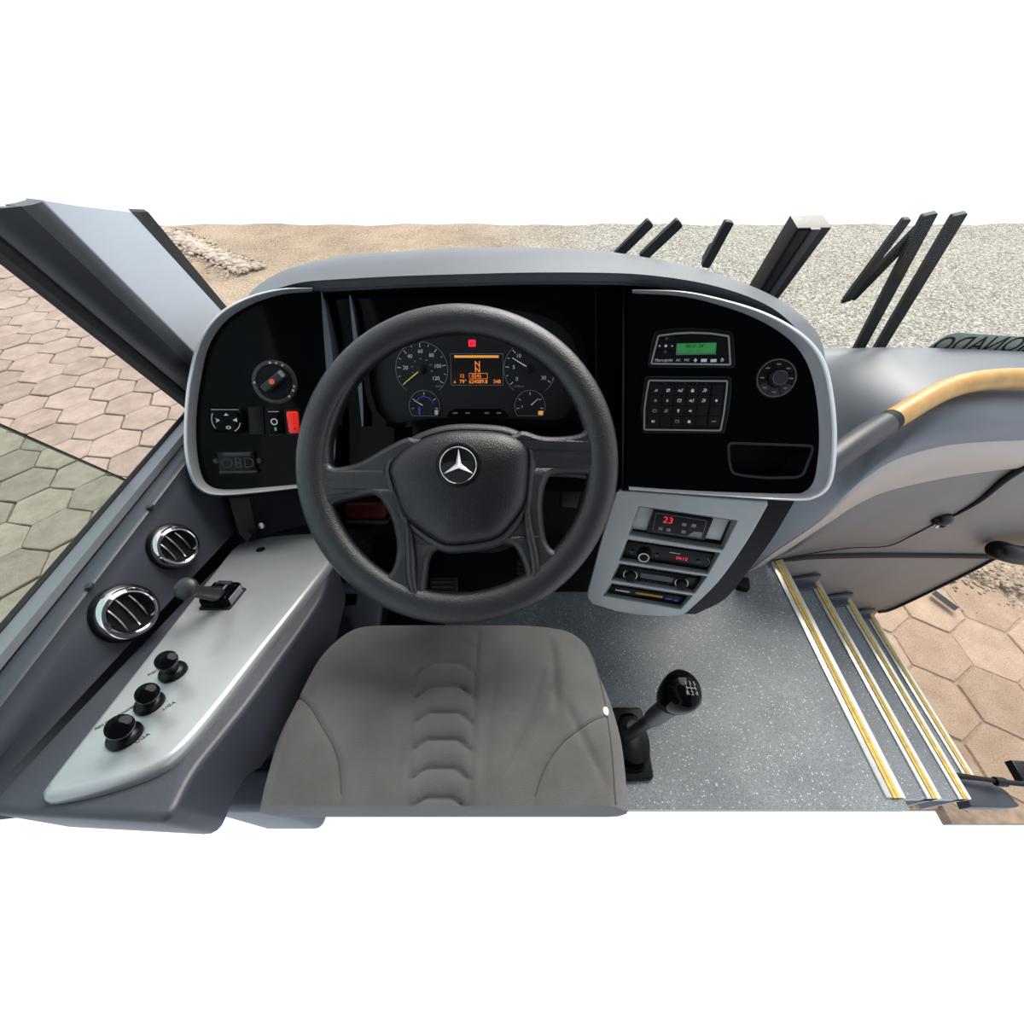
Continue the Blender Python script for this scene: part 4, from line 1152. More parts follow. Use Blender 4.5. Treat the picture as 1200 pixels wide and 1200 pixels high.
def unit(name, label, quad, cat, off=-.019):
    q = [RC.loc(*S2(*p), off) for p in quad]
    cu, cv = sum(p[0] for p in q) / 4, sum(p[1] for p in q) / 4
    u = (RC.w(*q[1]) - RC.w(*q[0])).normalized(); v = (RC.w(*q[0]) - RC.w(*q[3])).normalized()
    fr = Fr(RC.w(cu, cv, off), u, v)
    wd, ht = (V(q[1]) - V(q[0])).length, abs((RC.w(*q[0]) - RC.w(*q[3])).dot(fr.v))
    t = thing(name, label, cat, fr.o)
    loc = [((RC.w(*p, off) - fr.o).dot(fr.u), (RC.w(*p, off) - fr.o).dot(fr.v)) for p in q]
    mb = MB(); mb.plate(fr, roundpoly(loc, .001, 2), -.004, .006, .001); mb.build('body', M['satin'], t)
    return t, Fr(fr.w(0, 0, .006), fr.u, fr.v), wd, ht
# temperature controller between two grey cheeks
for q, lb in (([(357, 146), (458, 160), (408, 312), (302, 298)], 0), ([(872, 222), (985, 240), (925, 380), (815, 365)], 0)):
    mb = MB(); mb.plate(RC, [RC.loc(*S2(*p), -.016) for p in q], -.03, -.016, .001); mb.build('slot_cheek', M['radio'], con)
t, fr, wd, ht = unit('temperature_controller', 'black temperature controller showing red digits 23 in the top console slot', [(458, 160), (872, 222), (812, 370), (405, 312)], 'controller', -.014)
mb = MB(); mb.band(fr, rrect(-wd * .43, wd * .43, -ht * .40, ht * .40, .003), .0006, 0, .0006); mb.build('panel_line', M['faint'], t)
mb = MB(); mb.text(fr, '23', ht * .38, -wd * .20, ht * .16, 0, .0006); mb.build('red_digits', M['redlit'], t, 'lit red digits')
for u, v in ((.08, .10), (.24, .12), (-.30, -.24), (-.16, -.24), (.10, -.22)):
    f3 = Fr(fr.w(wd * u, ht * v, 0), fr.u, fr.v)
    mb = MB(); mb.box(f3, -.0042, .0042, -.0036, .0036, 0, .0016, .0006); b = mb.build('button', M['faint'], t)
mb = MB(); mb.plate(fr, [(wd * .18, -ht * .36), (wd * .41, -ht * .36), (wd * .41, -ht * .12), (wd * .27, -ht * .14)], 0, .0008); mb.build('print_patch', M['faint'], t)
# digital recorder
t, fr, wd, ht = unit('tachograph', 'black tachograph with a knob and red digits in the second console slot', inner[1], 'recorder')
mb = MB(); mb.lathe(Fr(fr.w(-wd * .27, -ht * .06), fr.u, fr.v), [(.016, 0), (.015, .004), (.012, .005), (.0115, .014), (.003, .015)], 28); kn = mb.build('knob', M['black'], t)
mb = MB(); mb.ring(Fr(fr.w(-wd * .27, -ht * .06, .012), fr.u, fr.v), .0095, .0118, 0, .0030, 28); mb.build('knob_ring', M['dullchrome'], kn)
mb = MB(); mb.text(fr, '04:12', ht * .24, wd * .17, 0, 0, .0006); mb.build('red_digits', M['redlit'], t, 'lit red digits')
for u in (-.42, -.12, .36):
    mb = MB(); mb.lathe(Fr(fr.w(wd * u, 0), fr.u, fr.v), [(.0042, 0), (.004, .003), (.001, .0035)], 14); mb.build('button', M['dark'], t)
mb = MB(); mb.box(fr, wd * .02, wd * .14, ht * .24, ht * .27, 0, .0005); mb.build('label_line', M['mark'], t)
mb = MB(); arcband(mb, Fr(fr.w(wd * .42, 0), fr.u, fr.v), .012, .0012, -70, 70, .0006, 8); mb.build('arc_print', M['faint'], t)
# car stereo
t, fr, wd, ht = unit('car_stereo', 'black car stereo with two knobs and grey display in the third console slot', inner[2], 'stereo')
for u in (-.33, .31):
    r_ = .014 if u < 0 else .0125
    mb = MB(); mb.lathe(Fr(fr.w(wd * u, -ht * .02), fr.u, fr.v), [(r_, 0), (r_ * .92, .006), (r_ * .8, .012), (.002, .013)], 24); kn = mb.build('knob', M['black'], t)
    mb = MB(); mb.ring(Fr(fr.w(wd * u, -ht * .02, .0005), fr.u, fr.v), r_, r_ * 1.12, 0, .0025, 24); mb.build('knob_ring', M['dullchrome'], kn)
mb = MB(); mb.box(fr, -wd * .20, wd * .20, -ht * .14, ht * .26, 0, .0012); mb.build('display', M['floorbox'], t, 'unlit grey display')
for i in range(5):
    mb = MB(); mb.box(fr, wd * (-.19 + .08 * i), wd * (-.13 + .08 * i), -ht * .34, -ht * .22, 0, .0016, .0004); mb.build('button', M['dark'], t)
# heater panel
t, fr, wd, ht = unit('heater_panel', 'dark panel with an orange strip and blue print in the lowest console slot', inner[3], 'control panel')
mb = MB(); mb.box(fr, -wd * .14, wd * .22, ht * .10, ht * .30, 0, .0012); mb.build('orange_strip', M['amber'], t, 'orange strip')
mb = MB(); mb.text(fr, 'AIR', ht * .30, -wd * .34, ht * .16, 0, .0006) if False else mb.box(fr, -wd * .42, -wd * .22, ht * .10, ht * .24, 0, .0006); mb.build('white_print', M['mark'], t)
mb = MB(); mb.box(fr, wd * .26, wd * .34, ht * .02, ht * .14, 0, .0006); mb.build('blue_print', M['bluel'], t)
mb = MB(); mb.box(fr, wd * .37, wd * .43, ht * -.02, ht * .10, 0, .0006); mb.build('blue_print', M['bluel'], t)

# ------------------------------------------------------------------ side console with lever, knobs and vents
sc_ = thing('side_console', 'low console with silver top panel to the left of the seat', 'console', CP.hit(150, 900, -.14))
bo = [(288, 632), (240, 676), (120, 800), (20, 905), (-24, 950), (200, 962), (226, 905), (290, 826), (352, 740), (378, 700), (394, 650), (360, 612)]
bl = [CP.loc(*p, -.004) for p in bo]
mb = MB(); mb.plate(CP, roundpoly(bl, .02), -.115, -.004, .008)
nb = len(mb.v) // 5
for i in range(nb):
    if mb.v[i].y < .12: mb.v[i].y += .03
mb.build('console_body', M['vinyl'], sc_)
mb = MB(); lowc = [CP.w(a, b, -.10) for a, b in inset(bl if area(bl) > 0 else bl[::-1], .025)]
lowc = [V((p.x, max(p.y, .20), p.z)) for p in lowc]
mb.loft([lowc, [V((p.x, p.y, .0)) for p in lowc]], True, True, False); mb.build('console_shade_plinth', M['black'], sc_)  # black here stands in for the deep shade under the console
C8 = lambda x, y: (x / 3.158, y / 3.158 + 560)
so = [C8(*p) for p in [(880, 242), (1000, 213), (1140, 202), (1235, 210), (1235, 290), (1160, 395), (960, 650), (770, 890), (650, 1020), (560, 1078), (440, 1122), (300, 1160), (170, 1182), (148, 1168), (165, 1130), (300, 958), (600, 580), (800, 330)]]
sl = [CP.loc(*p, .012) for p in so]
mb = MB(); mb.plate(CP, [tuple(p) for p in cr(sl, 3, True)], -.004, .012, .009); sp2 = mb.build('top_panel', M['silver'], sc_, 'silver painted top panel')
mb = MB(); mb.lathe(CP.at(305.5, 644, .0122), [(.0085, 0), (.008, .0006)], 20); mb.build('hole', M['black'], sc_)
# parking brake lever
fr = CP.at(262, 702, .012)
pb = thing('parking_brake', 'black parking brake lever with round knob on the silver console', 'lever', fr.o)
mb = MB(); mb.plate(fr, roundpoly([(-.026, -.027), (.026, -.027), (.026, .027), (-.026, .027)], .004), 0, .003, .001); mb.build('lever_base', M['rubber'], pb)
mb = MB(); mb.plate(fr, roundpoly([(-.024, -.024), (.024, -.024), (.024, .024), (-.024, .024)], .006), .002, .022, .008); hs = mb.build('lever_housing', M['gloss'], pb)
mb = MB(); mb.box(fr, -.0255, .010, -.008, .008, .010, .0232, .002); mb.build('lever_slot', M['black'], hs)
for dv in (-.015, .015):
    mb = MB(); mb.plate(Fr(fr.w(0, dv, .015), fr.u, fr.n), [(-.020, -.006), (.018, -.006), (.012, .0095), (-.010, .0105), (-.018, .004)], -.004, .004, .001); mb.build('housing_cheek', M['dark'], hs)
mb = MB(); mb.box(Fr(fr.w(.0238, 0, .010), fr.v, fr.n), -.018, .018, -.007, .006, 0, .0012, .0004); mb.build('side_plate', M['faint'], hs)
mb = MB(); mb.box(fr, .006, .010, -.006, .010, .0222, .0236); mb.build('index_mark', M['dullchrome'], hs)
k0, k1 = at_d(251, 697, .70), at_d(219, 690, .655)
mb = MB(); mb.tube([fr.w(0, 0, .01), (fr.w(0, 0, .014) + k0) / 2, k0, k1], [.010, .010, .0105, .010], 14); mb.build('lever_stem', M['dark'], pb)
d = (CAM - k1).normalized(); dd = (k1 - k0).normalized()
ax = (dd * .75 + d * .5).normalized(); kf = Fr(k1, ax.cross(V((0, 1, .3))), ax.cross(ax.cross(V((0, 1, .3)))) * -1)
if kf.n.dot(d) < 0: kf = Fr(k1, kf.v, kf.u)
mb = MB(); mb.lathe(kf, [(.008, -.012), (.014, -.006), (.0170, 0), (.0168, .004), (.0135, .008), (.006, .010), (.001, .0105)], 28); mb.build('lever_knob', M['dark'], pb)


def pull_knob(px, py, hx, hy, label, r):
    fr = CP.at(px, py, .012)
    t = thing('pull_knob', label, 'knob', fr.o, 'pull knobs on the silver console')
    h = CAM + ray(hx, hy) * ((fr.o - CAM).dot(FW) - .036)
    ax = (h - fr.o).normalized(); g = Fr(fr.o, ax.cross(V((0, 1, 0))), (0, 1, 0))
    if g.n.dot(ax) < 0: g = Fr(fr.o, g.v, g.u)
    mb = MB(); mb.lathe(fr, [(r * 1.02, 0), (r * 1.02, .004), (r * .9, .008), (r * .6, .010), (r * .55, .012)], 28); mb.build('knob_base', M['satin'], t)
    L = (h - fr.o).length
    mb = MB(); mb.lathe(g, [(r * .5, .004), (r * .36, L * .55), (r * .45, L * .75), (r * .5, L * .8)], 20); mb.build('knob_stem', M['satin'], t)
    mb = MB(); mb.lathe(g, [(r * .45, L * .78), (r * .70, L * .85), (r * .78, L * .93), (r * .75, L), (r * .5, L + .0022), (r * .05, L + .0025)], 28); mb.build('knob_head', M['gloss'], t)
    return t
pull_knob(203.5, 788.5, 192.5, 776.5, 'small black pull knob nearest the parking brake lever', .017)
pull_knob(176, 825.5, 169, 818, 'middle black pull knob of three on the silver console', .0165)
pull_knob(147, 863.5, 136, 858, 'large flat topped black pull knob nearest the rear of the silver console', .018)
f3 = CP.at(138, 839, .0122); f3 = Fr(f3.o, V(f3.u) * .60 + V(f3.v) * .80, V(f3.v) * .60 - V(f3.u) * .80)
mb = MB(); mb.text(f3, 'FREIO DE ESTACIONAMENTO', .0056, .0, 0, 0, .0004, sx=.62); mb.build('lettering', M['dark'], sc_, kind='stuff')
for (x, y), tx in (((198, 827), 'LIGA'), ((167, 865), 'LIGA'), ((180, 788), 'PISO')):
    f3 = CP.at(x, y, .0122); f3 = Fr(f3.o, V(f3.u) * .60 + V(f3.v) * .80, V(f3.v) * .60 - V(f3.u) * .80)
    mb = MB(); mb.text(f3, tx, .0068, 0, 0, 0, .0004); mb.build('lettering', M['dark'], sc_, kind='stuff')

# vents
pA, pB, pC = V((-.602, .565, .622)), V((-.602, .12, .622)), V(((-.565 - .602) / 2, .30, .552))
vn = (pB - pA).cross(pC - pA).normalized()
if vn.z < 0: vn = -vn
vu = V((0, 1, 0)).cross(vn).normalized()
VP = Fr((pA + pC) / 2, vu, vn.cross(vu))
def vent(px, py, label, rot, r):
    fr = VP.at(px, py, .004); ca, sa = math.cos(rot), math.sin(rot)
    # tilt the vent towards the driver
    n = (fr.n * .75 + (CAM - fr.o).normalized() * .4).normalized()
    u = V((0, 1, 0)).cross(n).normalized(); fr = Fr(fr.o, u, n.cross(u))
    t = thing('air_vent', label, 'air vent', fr.o, 'round chrome air vents in the side wall')
    mb = MB(); mb.lathe(fr, [(r * 1.15, -.03), (r * 1.15, .0), (r * 1.10, .006), (r * 1.0, .008), (r * .8, .004)], 48); mb.build('vent_housing', M['satin'], t)
    rows = []
    for rr, h in ((1.05, .004), (1.05, .008), (1.0, .0115), (.90, .0165), (.82, .0185), (.77, .0175), (.745, .010), (.74, .003)):
        rows.append([fr.w(r * rr * math.cos(2 * math.pi * k / 48), r * rr * math.sin(2 * math.pi * k / 48), h) for k in range(48)])
    mb = MB(); mb.loft(rows, True, False, True); mb.build('chrome_ring', M['chrome'], t, 'chrome ring')
    mb = MB(); mb.lathe(fr, [(r * .74, .0042), (r * .72, .0045), (r * .02, .0046)], 32); mb.build('vent_throat', M['black'], t)
    sd = fr.hit(px + 6, py + 6) - fr.hit(px, py)
    f2 = Fr(fr.w(0, 0, .005), sd, fr.n.cross(sd))
    for v in (-.42, 0, .42):
        hw = math.sqrt(max(0, .67 ** 2 - v * v)) * r
        rows = []
        for i in range(9):
            x = -hw + 2 * hw * i / 8; z = .0045 * (1 - (x / hw) ** 2)
            rows.append([f2.w(x, v * r - .0010, 0), f2.w(x, v * r - .0010, z + .001), f2.w(x, v * r + .0010, z + .001), f2.w(x, v * r + .0010, 0)])
        mb = MB(); mb.loft(rows, True, True, False); mb.build('slat', M['dullchrome'], t)
vent(203.5, 640.5, 'chrome ringed air vent nearer the dashboard', math.radians(-52), .0352)
vent(147.5, 718, 'chrome ringed air vent nearer the rear of the side wall', math.radians(-48), .0385)

# ------------------------------------------------------------------ footwell pieces beside the seat
fb = thing('footwell_box', 'grey moulded footwell box with a square recess under the steering wheel', 'moulding', at_z(405, 730, .02))
fr = Fr(at_d(404, 712, 1.02), (1, 0, 0), (0, .45, .9))
ol = [fr.loc(*p) for p in [(382, 688), (432, 694), (446, 712), (440, 760), (372, 760), (376, 718)]]
rc_ = [fr.loc(*p) for p in [(391, 696), (418, 697), (416, 710), (387, 714)]]
mb = MB(); mb.curve(fr, [ol, rc_], -.03, 0, .003); mb.build('box_face', M['floorbox'], fb)
mb = MB(); mb.plate(fr, ol, -.10, -.03); mb.build('box_body', M['black'], fb)
mb = MB(); mb.box(FL, -.44, -.20, .17, .66, 0, .006, .002)  # dark sheet added in place of the deep shade beside the console
mb.build('shade_sheet', M['rubber'], None, 'dark sheet added for the deep shade between the side console and the seat', 'shade sheet')
mb = MB(); mb.box(FL, -.56, -.42, .115, .185, 0, .25, .012)
mb.build('seat_rail_box', M['floorbox'], None, 'grey moulded box on the floor to the left of the seat', 'moulding')

# pedals, column and the red reservoir seen through the wheel
fr = Fr(at_d(430, 600, 1.05), (1, 0, 0), (0, .35, .94))
fl = thing('fluid_reservoir', 'dark red fluid reservoir in the shade behind the steering wheel', 'reservoir', fr.w(0, -.03))
mb = MB(); mb.box(fr, -.055, .045, -.022, .028, -.05, .0, .008); mb.build('tank', M['redd'], fl)
mb = MB(); mb.box(fr, -.058, .048, -.034, -.023, -.05, .002, .003); mb.build('tank_base', M['dark'], fl)

# ------------------------------------------------------------------ steering wheel
WC = at_d(536, 541, .615)
wn = -(FW + UP * -.045).normalized()
WF = Fr(WC, (1, 0, 0), wn.cross(V((1, 0, 0))))
sw = thing('steering_wheel', 'black leather grained four spoke steering wheel with a star emblem', 'steering wheel', WC)
K = .615 / F
RI_, RO_ = 152 * K, 188.5 * K
rm, tr = (RI_ + RO_) / 2, (RO_ - RI_) / 2
mb = MB()
rings = []
for k in range(96):
    a = 2 * math.pi * k / 96
    rings.append([WF.w((rm + tr * math.cos(t)) * math.cos(a), (rm + tr * math.cos(t)) * math.sin(a), .016 * math.sin(t)) for t in [2 * math.pi * j / 20 for j in range(20)]])
mb.loft(rings, True, False, True, True)
mb.f = [f[::-1] for f in mb.f]
mb.build('rim', M['leather'], sw, auto=False)
P7 = lambda x, y: (x / 4 + 440, y / 4 + 480)
def wl_(pts, k=4): return [tuple(p) for p in cr([WF.loc(*p) for p in pts], k, True)]
top = [(388, 538), (388, 520), (394, 497), (407, 466), (431, 432), (465, 407), (500, 394), (540, 390), (580, 394), (620, 412), (650, 439), (674, 476), (685, 500), (676, 509), (650, 511.5), (632, 511), (612, 506), (590, 512), (500, 516), (480, 514), (455, 525), (425, 540), (402, 546.5), (390, 546.5)]
lef = [(387, 600), (390, 593), (399, 588), (425, 582), (441, 581), (451, 591), (460, 609), (464.5, 633), (463.5, 655), (458, 670), (449, 674), (436, 668), (418, 652), (400, 630), (390, 611)]
bot = [(503, 656), (511, 646), (530, 643), (555, 642), (590, 638), (602, 641), (610, 655), (615, 672), (612, 685), (600, 693), (565, 701), (527, 702), (507, 700), (500, 692), (500, 678)]
rig = [(641, 564), (646, 557), (660, 555), (685, 556), (694, 561), (693, 578), (687, 594), (675, 620), (661, 639), (652, 645), (644, 640), (639, 627), (636, 600), (637, 578)]
mb = MB(); mb.curve(WF, [circ(rm - .002, 96), wl_(top), wl_(lef), wl_(bot), wl_(rig)], -.016, .010, .008, True)
# the spokes dish a little towards the hub
for i, p in enumerate(mb.v):
    d = p - WC; u, v = d.dot(WF.u), d.dot(WF.v); r = math.hypot(u, v) / rm
    mb.v[i] = p + WF.n * (.010 * max(0, 1 - r) ** 1.0 - .006 * math.exp(-((r - .72) / .16) ** 2))
mb.build('spokes', M['leather'], sw)
for pts in ([(476, 604), (479, 622), (481, 650), (482, 676), (487, 697), (497, 711)], [(619, 588), (618, 605), (621, 628), (626, 652), (627, 672), (621, 690), (612, 702)]):
    q = cr([WF.hit(*p, .010 if i < 4 else .007) for i, p in enumerate(pts)], 4)
    mb = MB(); mb.tube(q, [.0035 + .0035 * math.sin(math.pi * i / (len(q) - 1)) for i in range(len(q))], 10); mb.build('spoke_ridge', M['leather'], sw)
# spoke shoulders beside the pad
pad = [P7(*p) for p in [(62, 282), (82, 230), (130, 185), (220, 132), (330, 100), (450, 94), (590, 104), (672, 134), (716, 182), (722, 240), (718, 340), (703, 440), (660, 512), (592, 588), (520, 618), (430, 632), (345, 637), (290, 620), (200, 562), (132, 502), (98, 420), (72, 330)]]
po = [WF.loc(*p, .014) for p in pad]; po = [tuple(p) for p in cr(po, 3, True)]
if area(po) < 0: po = po[::-1]
cu, cv = sum(p[0] for p in po) / len(po), sum(p[1] for p in po) / len(po)
def shr(f): return [(cu + (a - cu) * f, cv + (b - cv) * f) for a, b in po]
mb = MB()
grow = inset(po, -.010)
mb.loft([[WF.w(a, b, -.02) for a, b in inset(po, -.012)], [WF.w(a, b, .0) for a, b in inset(po, -.012)], [WF.w(a, b, .009) for a, b in inset(po, -.009)], [WF.w(a, b, .0125) for a, b in inset(po, -.003)], [WF.w(a, b, .0128) for a, b in inset(po, -.0006)], [WF.w(a, b, .009) for a, b in po]], True, True, True)
mb.build('hub_shell', M['leather'], sw)
mb = MB()
mb.loft([[WF.w(a, b, h) for a, b in shr(f)] for f, h in ((.992, .008), (.985, .0145), (.96, .019), (.90, .024), (.78, .029), (.6, .033), (.4, .0352), (.2, .0362), (.03, .0365))], True, True, True)
hp_ = mb.build('hub_pad', M['pad'], sw, auto=False)
fr = WF.at(537.5, 545.5, .034)
mb = MB(); mb.lathe(fr, [(26 * K, -.006), (26 * K, .000), (24.5 * K, .0028), (22 * K, .0035), (21 * K, .002), (19.5 * K, .0012), (1 * K, .0012)], 48); em = mb.build('emblem_base', M['satin'], hp_)
mb = MB()
rr = [[fr.w((20 * K + .0012 * math.cos(t)) * math.cos(a), (20 * K + .0012 * math.cos(t)) * math.sin(a), .0028 + .0012 * math.sin(t)) for t in [2 * math.pi * j / 8 for j in range(8)]] for a in [2 * math.pi * k / 48 for k in range(48)]]
mb.loft(rr, True, False, True, True); mb.f = [f[::-1] for f in mb.f]; mb.build('emblem_ring', M['chrome'], hp_)
mb = MB()
tips = [(19 * K * math.cos(math.radians(a)), 19 * K * math.sin(math.radians(a))) for a in (90, 210, 330)]
val = [(3.4 * K * math.cos(math.radians(a)), 3.4 * K * math.sin(math.radians(a))) for a in (150, 270, 30)]
vs = [fr.w(0, 0, .0052)] + [fr.w(a, b, .0022) for a, b in tips] + [fr.w(a, b, .0016) for a, b in val]
fs = []
for i in range(3):
    fs += [(0, 1 + i, 4 + i), (0, 4 + i, 1 + (i + 1) % 3)]
mb.add(vs, fs); mb.build('emblem_star', mat('silver star', (.80, .80, .82), .25, metal=.6), hp_, 'silver three pointed star')
# column and stalks
col = thing('steering_column', 'black steering column with boot and stalk behind the wheel', 'steering column', WF.w(0, 0, -.35))
mb = MB(); mb.lathe(Fr(WF.w(0, -.02, 0), WF.u, WF.v), [(.05, -.40), (.05, -.12), (.065, -.10), (.065, -.035), (.05, -.03)], 32); mb.build('column_shroud', M['black'], col)
bf = Fr(WF.w(.03, -.095, -.10), WF.u, WF.v)
for i in range(3):
    z = -.035 * i
    mb = MB(); mb.lathe(bf, [(.040, z - .03), (.058 + .004 * i, z - .024), (.064 + .004 * i, z - .014), (.058 + .004 * i, z - .004), (.040, z)], 36, sy=.62); mb.build('boot_fold', M['satin'], col)
mb = MB(); mb.tube([at_d(640, 552, .74), at_d(675, 554, .735), at_d(705, 559, .73)], [.010, .0085, .007], 12); mb.build('stalk', M['dark'], col)
mb = MB(); mb.tube([at_d(672, 553.5, .727), at_d(700, 558, .722)], .0022, 8); mb.build('stalk_trim', M['dullchrome'], col)
mb = MB(); mb.box(Fr(at_d(668, 582, .95), (1, -.1, 0), (0, .3, .9)), -.022, .022, -.03, .03, -.02, 0, .004); mb.build('switch_block', M['satin'], col)
for px, py, lb in ((520, 690, 'black brake pedal pad in the dark footwell'), (620, 668, 'black throttle pedal pad at the right of the footwell')):
    pr_ = thing('pedal', lb, 'pedal', at_z(px, py, 0)); fr = Fr(at_z(px, py, .12), (1, 0, 0), (0, .55, .83))
    mb = MB(); mb.box(fr, -.04, .04, -.035, .035, -.012, 0, .005); pp = mb.build('pedal_pad', M['rubber'], pr_)
    for i in range(4):
        mb = MB(); mb.box(fr, -.034, .034, -.026 + .015 * i, -.020 + .015 * i, 0, .003, .001); mb.build('grip_rib', M['dark'], pp)
    mb = MB(); mb.tube([fr.w(0, .01, -.010), fr.w(0, .01, -.06), V((fr.o.x, fr.o.y + .06, .005))], .012, 10); mb.build('pedal_arm', M['satin'], pr_)

# ------------------------------------------------------------------ driver's seat
ZS = .462
seat = thing('driver_seat', 'grey fabric driver\'s seat cushion with pleated centre strip', 'seat', at_z(522, 850, 0))
Lx = [(733.5, 446), (735, 428), (737, 417), (744, 404), (757.5, 388), (772, 375), (788, 365), (826, 346), (865, 327), (915, 312), (937, 307), (952, 304)]
Rx = [(733.5, 616), (735, 632), (737, 640), (742, 668), (750, 681), (761, 690), (792, 702), (826, 716), (865, 727), (900, 732), (937, 735), (952, 736)]
ysd = [733.5, 734, 735, 737, 740, 744, 749, 755, 761] + [761 + 1.9 * i for i in range(1, 101)]
NS = 150
Lx2 = [(p[0], p[1]) for p in cr(Lx, 4)]; Rx2 = [(p[0], p[1]) for p in cr(Rx, 4)]
def sstep(a, b, x): t = max(0, min(1, (x - a) / (b - a))); return t * t * (3 - 2 * t)
arcL = [(350, 819), (366, 830), (380, 845), (392, 865), (402, 882), (409, 902), (412, 937), (412.5, 955)]
arcR = [(704.5, 847.5), (690, 856), (672, 868), (656, 881), (645, 894), (637, 908), (630, 925), (626, 939), (623, 955)]
def seat_h(px, py, s):
    e = 1 - abs(s)
    h = .050 * (1 - math.exp(-e * 9)) * (1 - math.exp(-(py - 733) / 13)) 
    h += .012 * (sstep(.45, .80, abs(s)) - sstep(.86, 1.0, abs(s))) * sstep(760, 860, py)      # side bolsters
    # centre pleats
    xl, xr = 497 - (py - 740) * .055, 563 - (py - 754) * .056
    t = (px - (xl + xr) / 2) / ((xr - xl) / 2)
    ins = sstep(1.08, .9, abs(t))
    if ins > 0 and py > 742:
        bases = [742, 764, 790.5, 817.5, 846.5, 877, 910, 943, 976]
        yy = py - 26 * max(0, abs(t) - .42) ** 1.25
        for i in range(len(bases) - 1):
            if bases[i] <= yy < bases[i + 1]:
                f = (yy - bases[i]) / (bases[i + 1] - bases[i])
                amp = .0095 if i >= 2 else .004
                h += ins * amp * (math.sin(math.pi * min(1, f * 1.02)) ** .45 - .6)
    h -= .0045 * math.exp(-((px - xr) / 2.0) ** 2) * sstep(738, 752, py)
    h -= .0018 * math.exp(-((px - xl) / 3.0) ** 2) * sstep(790, 850, py)
    # soft wrinkles to the right of the centre
    for ax_, ay_, bx_, by_, dp in ((643, 770, 604, 900, .0020), (650, 805, 590, 925, .0022), (584, 795, 566, 930, .0014), (645, 760, 650, 850, .003), (655, 830, 705, 930, .0016), (480, 880, 470, 935, .0014)):
        dx, dy = bx_ - ax_, by_ - ay_; L2 = dx * dx + dy * dy
        q = ((px - ax_) * dx + (py - ay_) * dy) / L2
        if -.1 < q < 1.1:
            dd = ((px - ax_) * dy - (py - ay_) * dx) / math.sqrt(L2)
            h -= 2.4 * dp * math.exp(-(dd / 5) ** 2) * sstep(-.1, .25, q) * sstep(1.1, .75, q)
    # stitched seams sink in
    for arc, lo_, hi_ in ((arcL, 819, 960), (arcR, 847, 960)):
        if py > lo_ - 4:
            xa = ipl(sorted([(b, a) for a, b in arc]), py)
            h -= .0035 * math.exp(-((px - xa) / 3.0) ** 2)
    return h
rows = []; NR = len(ysd); bounds = []
for py in ysd:
    xl, xr = ipl(Lx2, py), ipl(Rx2, py); row = []
    for j in range(NS + 1):
        q = j / NS; s = math.sin((q - .5) * math.pi * .96) / math.sin(.48 * math.pi) * .35 + (2 * q - 1) * .65
        px = xl + (xr - xl) * (s + 1) / 2
        p = at_z(px, py, ZS); p.z += seat_h(px, py, s)
        row.append(p)
    rows.append(row)
# wrap: the skirt follows the outline down
loop = [r[0] for r in rows[::-1]] + rows[0][1:-1] + [r[-1] for r in rows] + rows[-1][1:-1][::-1]
mb = MB(); mb.grid([r[::-1] for r in rows])
cen = sum(loop, V((0, 0, 0))) / len(loop)
def lowr(z, f): return [V((cen.x + (p.x - cen.x) * f, cen.y + (p.y - cen.y) * f, z)) for p in loop]
lev = [loop] + [lowr(z, f) for z, f in ((ZS - .02, 1.004), (ZS - .06, .99), (ZS - .10, .96), (ZS - .12, .90))]
mb.loft(lev, True, False, True); mb.f += [tuple(range(len(mb.v) - len(loop), len(mb.v)))]; mb.s += [False]
cush = mb.build('cushion', M['fabric'], seat, auto=False)
def onseat(px, py, lift=.0006):
    xl, xr = ipl(Lx2, py), ipl(Rx2, py); s = 2 * (px - xl) / (xr - xl) - 1
    p = at_z(px, py, ZS); p.z += seat_h(px, py, s) + lift; return p
def seamline(pts, r=.0011):
    q = [onseat(p[0], p[1]) for p in cr(pts, 8)]; mb = MB(); mb.tube(q, r, 6); mb.build('seam', M['seam'], cush)
seamline(arcL[:-1]); seamline(arcR[:-1])
seamline([(694, 766), (700, 790), (706, 830), (709, 860), (712, 890), (715, 937), (716, 948)], .0013)
mb = MB(); mb.lathe(Fr(onseat(705.5, 842), (1, 0, 0), (0, 1, 0)), [(.007, 0), (.006, .004), (.002, .005)], 14, sx=.7); mb.build('tag_button', M['white'], seat, 'small white tag')
mb = MB(); mb.box(FL, -.24, .10, .16, .30, 0, .35, .02); mb.build('pedestal', M['black'], seat)

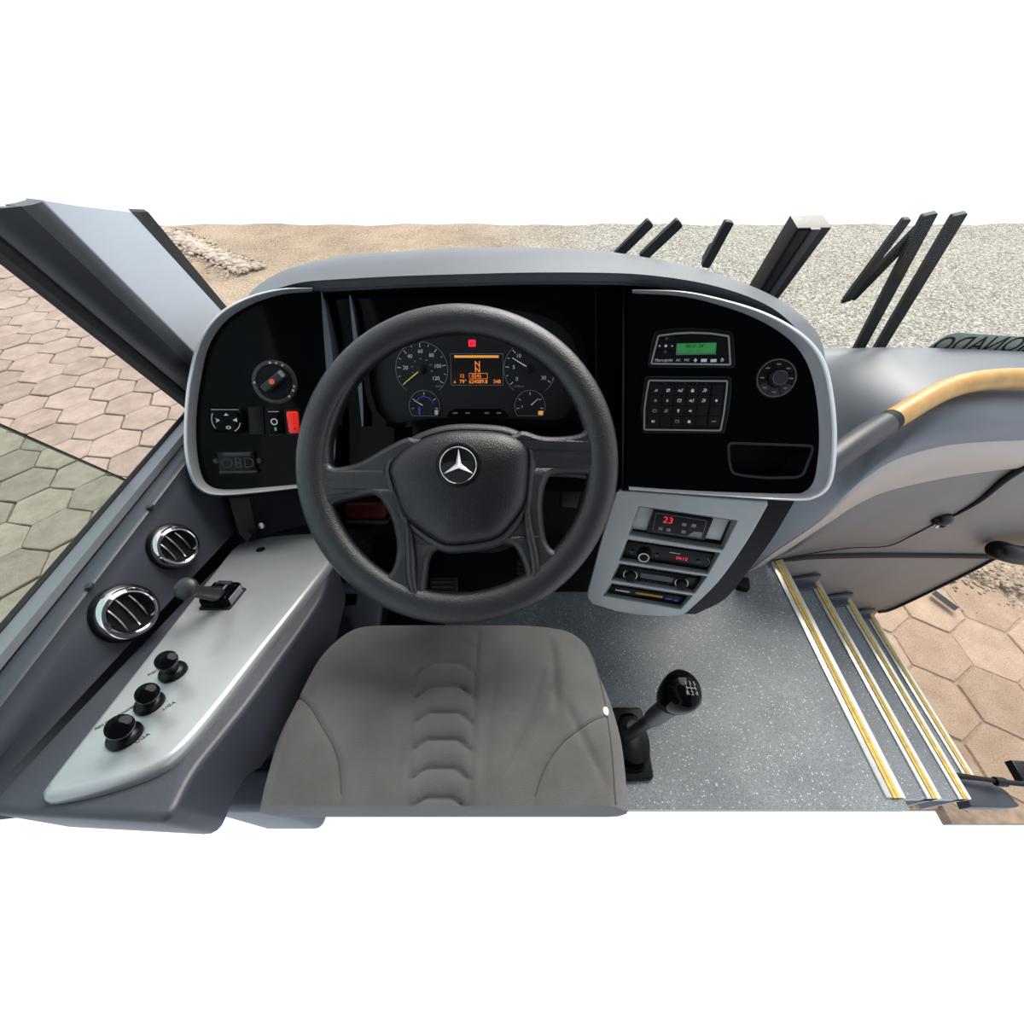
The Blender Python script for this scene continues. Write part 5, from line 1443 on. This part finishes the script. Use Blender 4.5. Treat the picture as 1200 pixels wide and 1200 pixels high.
# ------------------------------------------------------------------ gear lever
gl = thing('gear_lever', 'black gear lever with printed shift pattern beside the seat', 'gear lever', at_z(742, 870, 0))
bq = [at_z(*p, .012) for p in [(716, 829), (752, 829), (767, 913.5), (724, 916)]]
fr = Fr(sum(bq, V((0, 0, 0))) / 4, (1, 0, 0), (0, 1, 0)); lq = [((p - fr.o).x, (p - fr.o).y) for p in bq]
lq = lq[::-1]
mb = MB(); mb.plate(fr, roundpoly(lq, .012), -.012, .002, .004); mb.build('base_plate', M['satin'], gl)
mb = MB()
mb.plate(fr, roundpoly(inset(lq if area(lq) > 0 else lq[::-1], .016), .02), 0, .012, .006); mb.build('base_collar', M['gloss'], gl)
g0 = at_z(741, 868, .02); g1 = at_z(742, 852, .13)
rings = []
for i in range(15):
    t = i / 14; r = .030 * (1 - t) ** .7 * (1 + .14 * math.cos(i * math.pi)) + .018
    c = g0 + (g1 - g0) * t
    rings.append([c + V((r * .80 * math.cos(a), r * 1.15 * (1 - .3 * t) * math.sin(a), 0)) for a in [2 * math.pi * k / 24 for k in range(24)]])
mb = MB(); mb.loft(rings, True, True, True); mb.build('gaiter', M['satin'], gl, auto=False)
s0, s1, s2 = at_z(736, 862, .11), at_z(767, 840, .27), at_z(786, 826, .35)
mb = MB(); mb.tube([s0, s1], .0125, 16); mb.build('shaft', M['satin'], gl)
mb = MB(); mb.tube([s1 - (s1 - s0).normalized() * .012, s1, s2], [.0165, .0175, .0185], 18); mb.build('shaft_collar', M['dark'], gl)
kc = at_z(795, 812.5, .425)
ax = V((.25, .06, 1)).normalized(); u = ax.cross(V((0, -1, 0))).normalized()
kf = Fr(kc, u if u.x > 0 else -u, V((0, 1, 0)))
mb = MB(); mb.lathe(kf, [(.012, -.05), (.018, -.042), (.0235, -.025), (.0275, -.004), (.0285, .012), (.027, .024), (.021, .033), (.010, .037), (.001, .0378)], 36, sx=1.06, sy=1.22)
kn = mb.build('knob', M['gloss'], gl)
to = Fr(kf.w(.0, -.004, .0365), kf.u, kf.v)
mb = MB()
for x, tx in ((-.008, '1'), (0, '3'), (.008, '5')): mb.text(to, tx, .009, x, .0075, -.002, .0018)
for x, tx in ((-.008, 'R'), (0, '2'), (.008, '4')): mb.text(to, tx, .009, x, -.0085, -.002, .0018)
mb.box(to, -.0095, .0095, -.0008, .0004, -.002, .0018)
for x in (-.008, 0, .008): mb.box(to, x - .0004, x + .0004, -.004, .0035, -.002, .0018)
mb.build('shift_pattern', M['faint'], kn, kind='stuff')
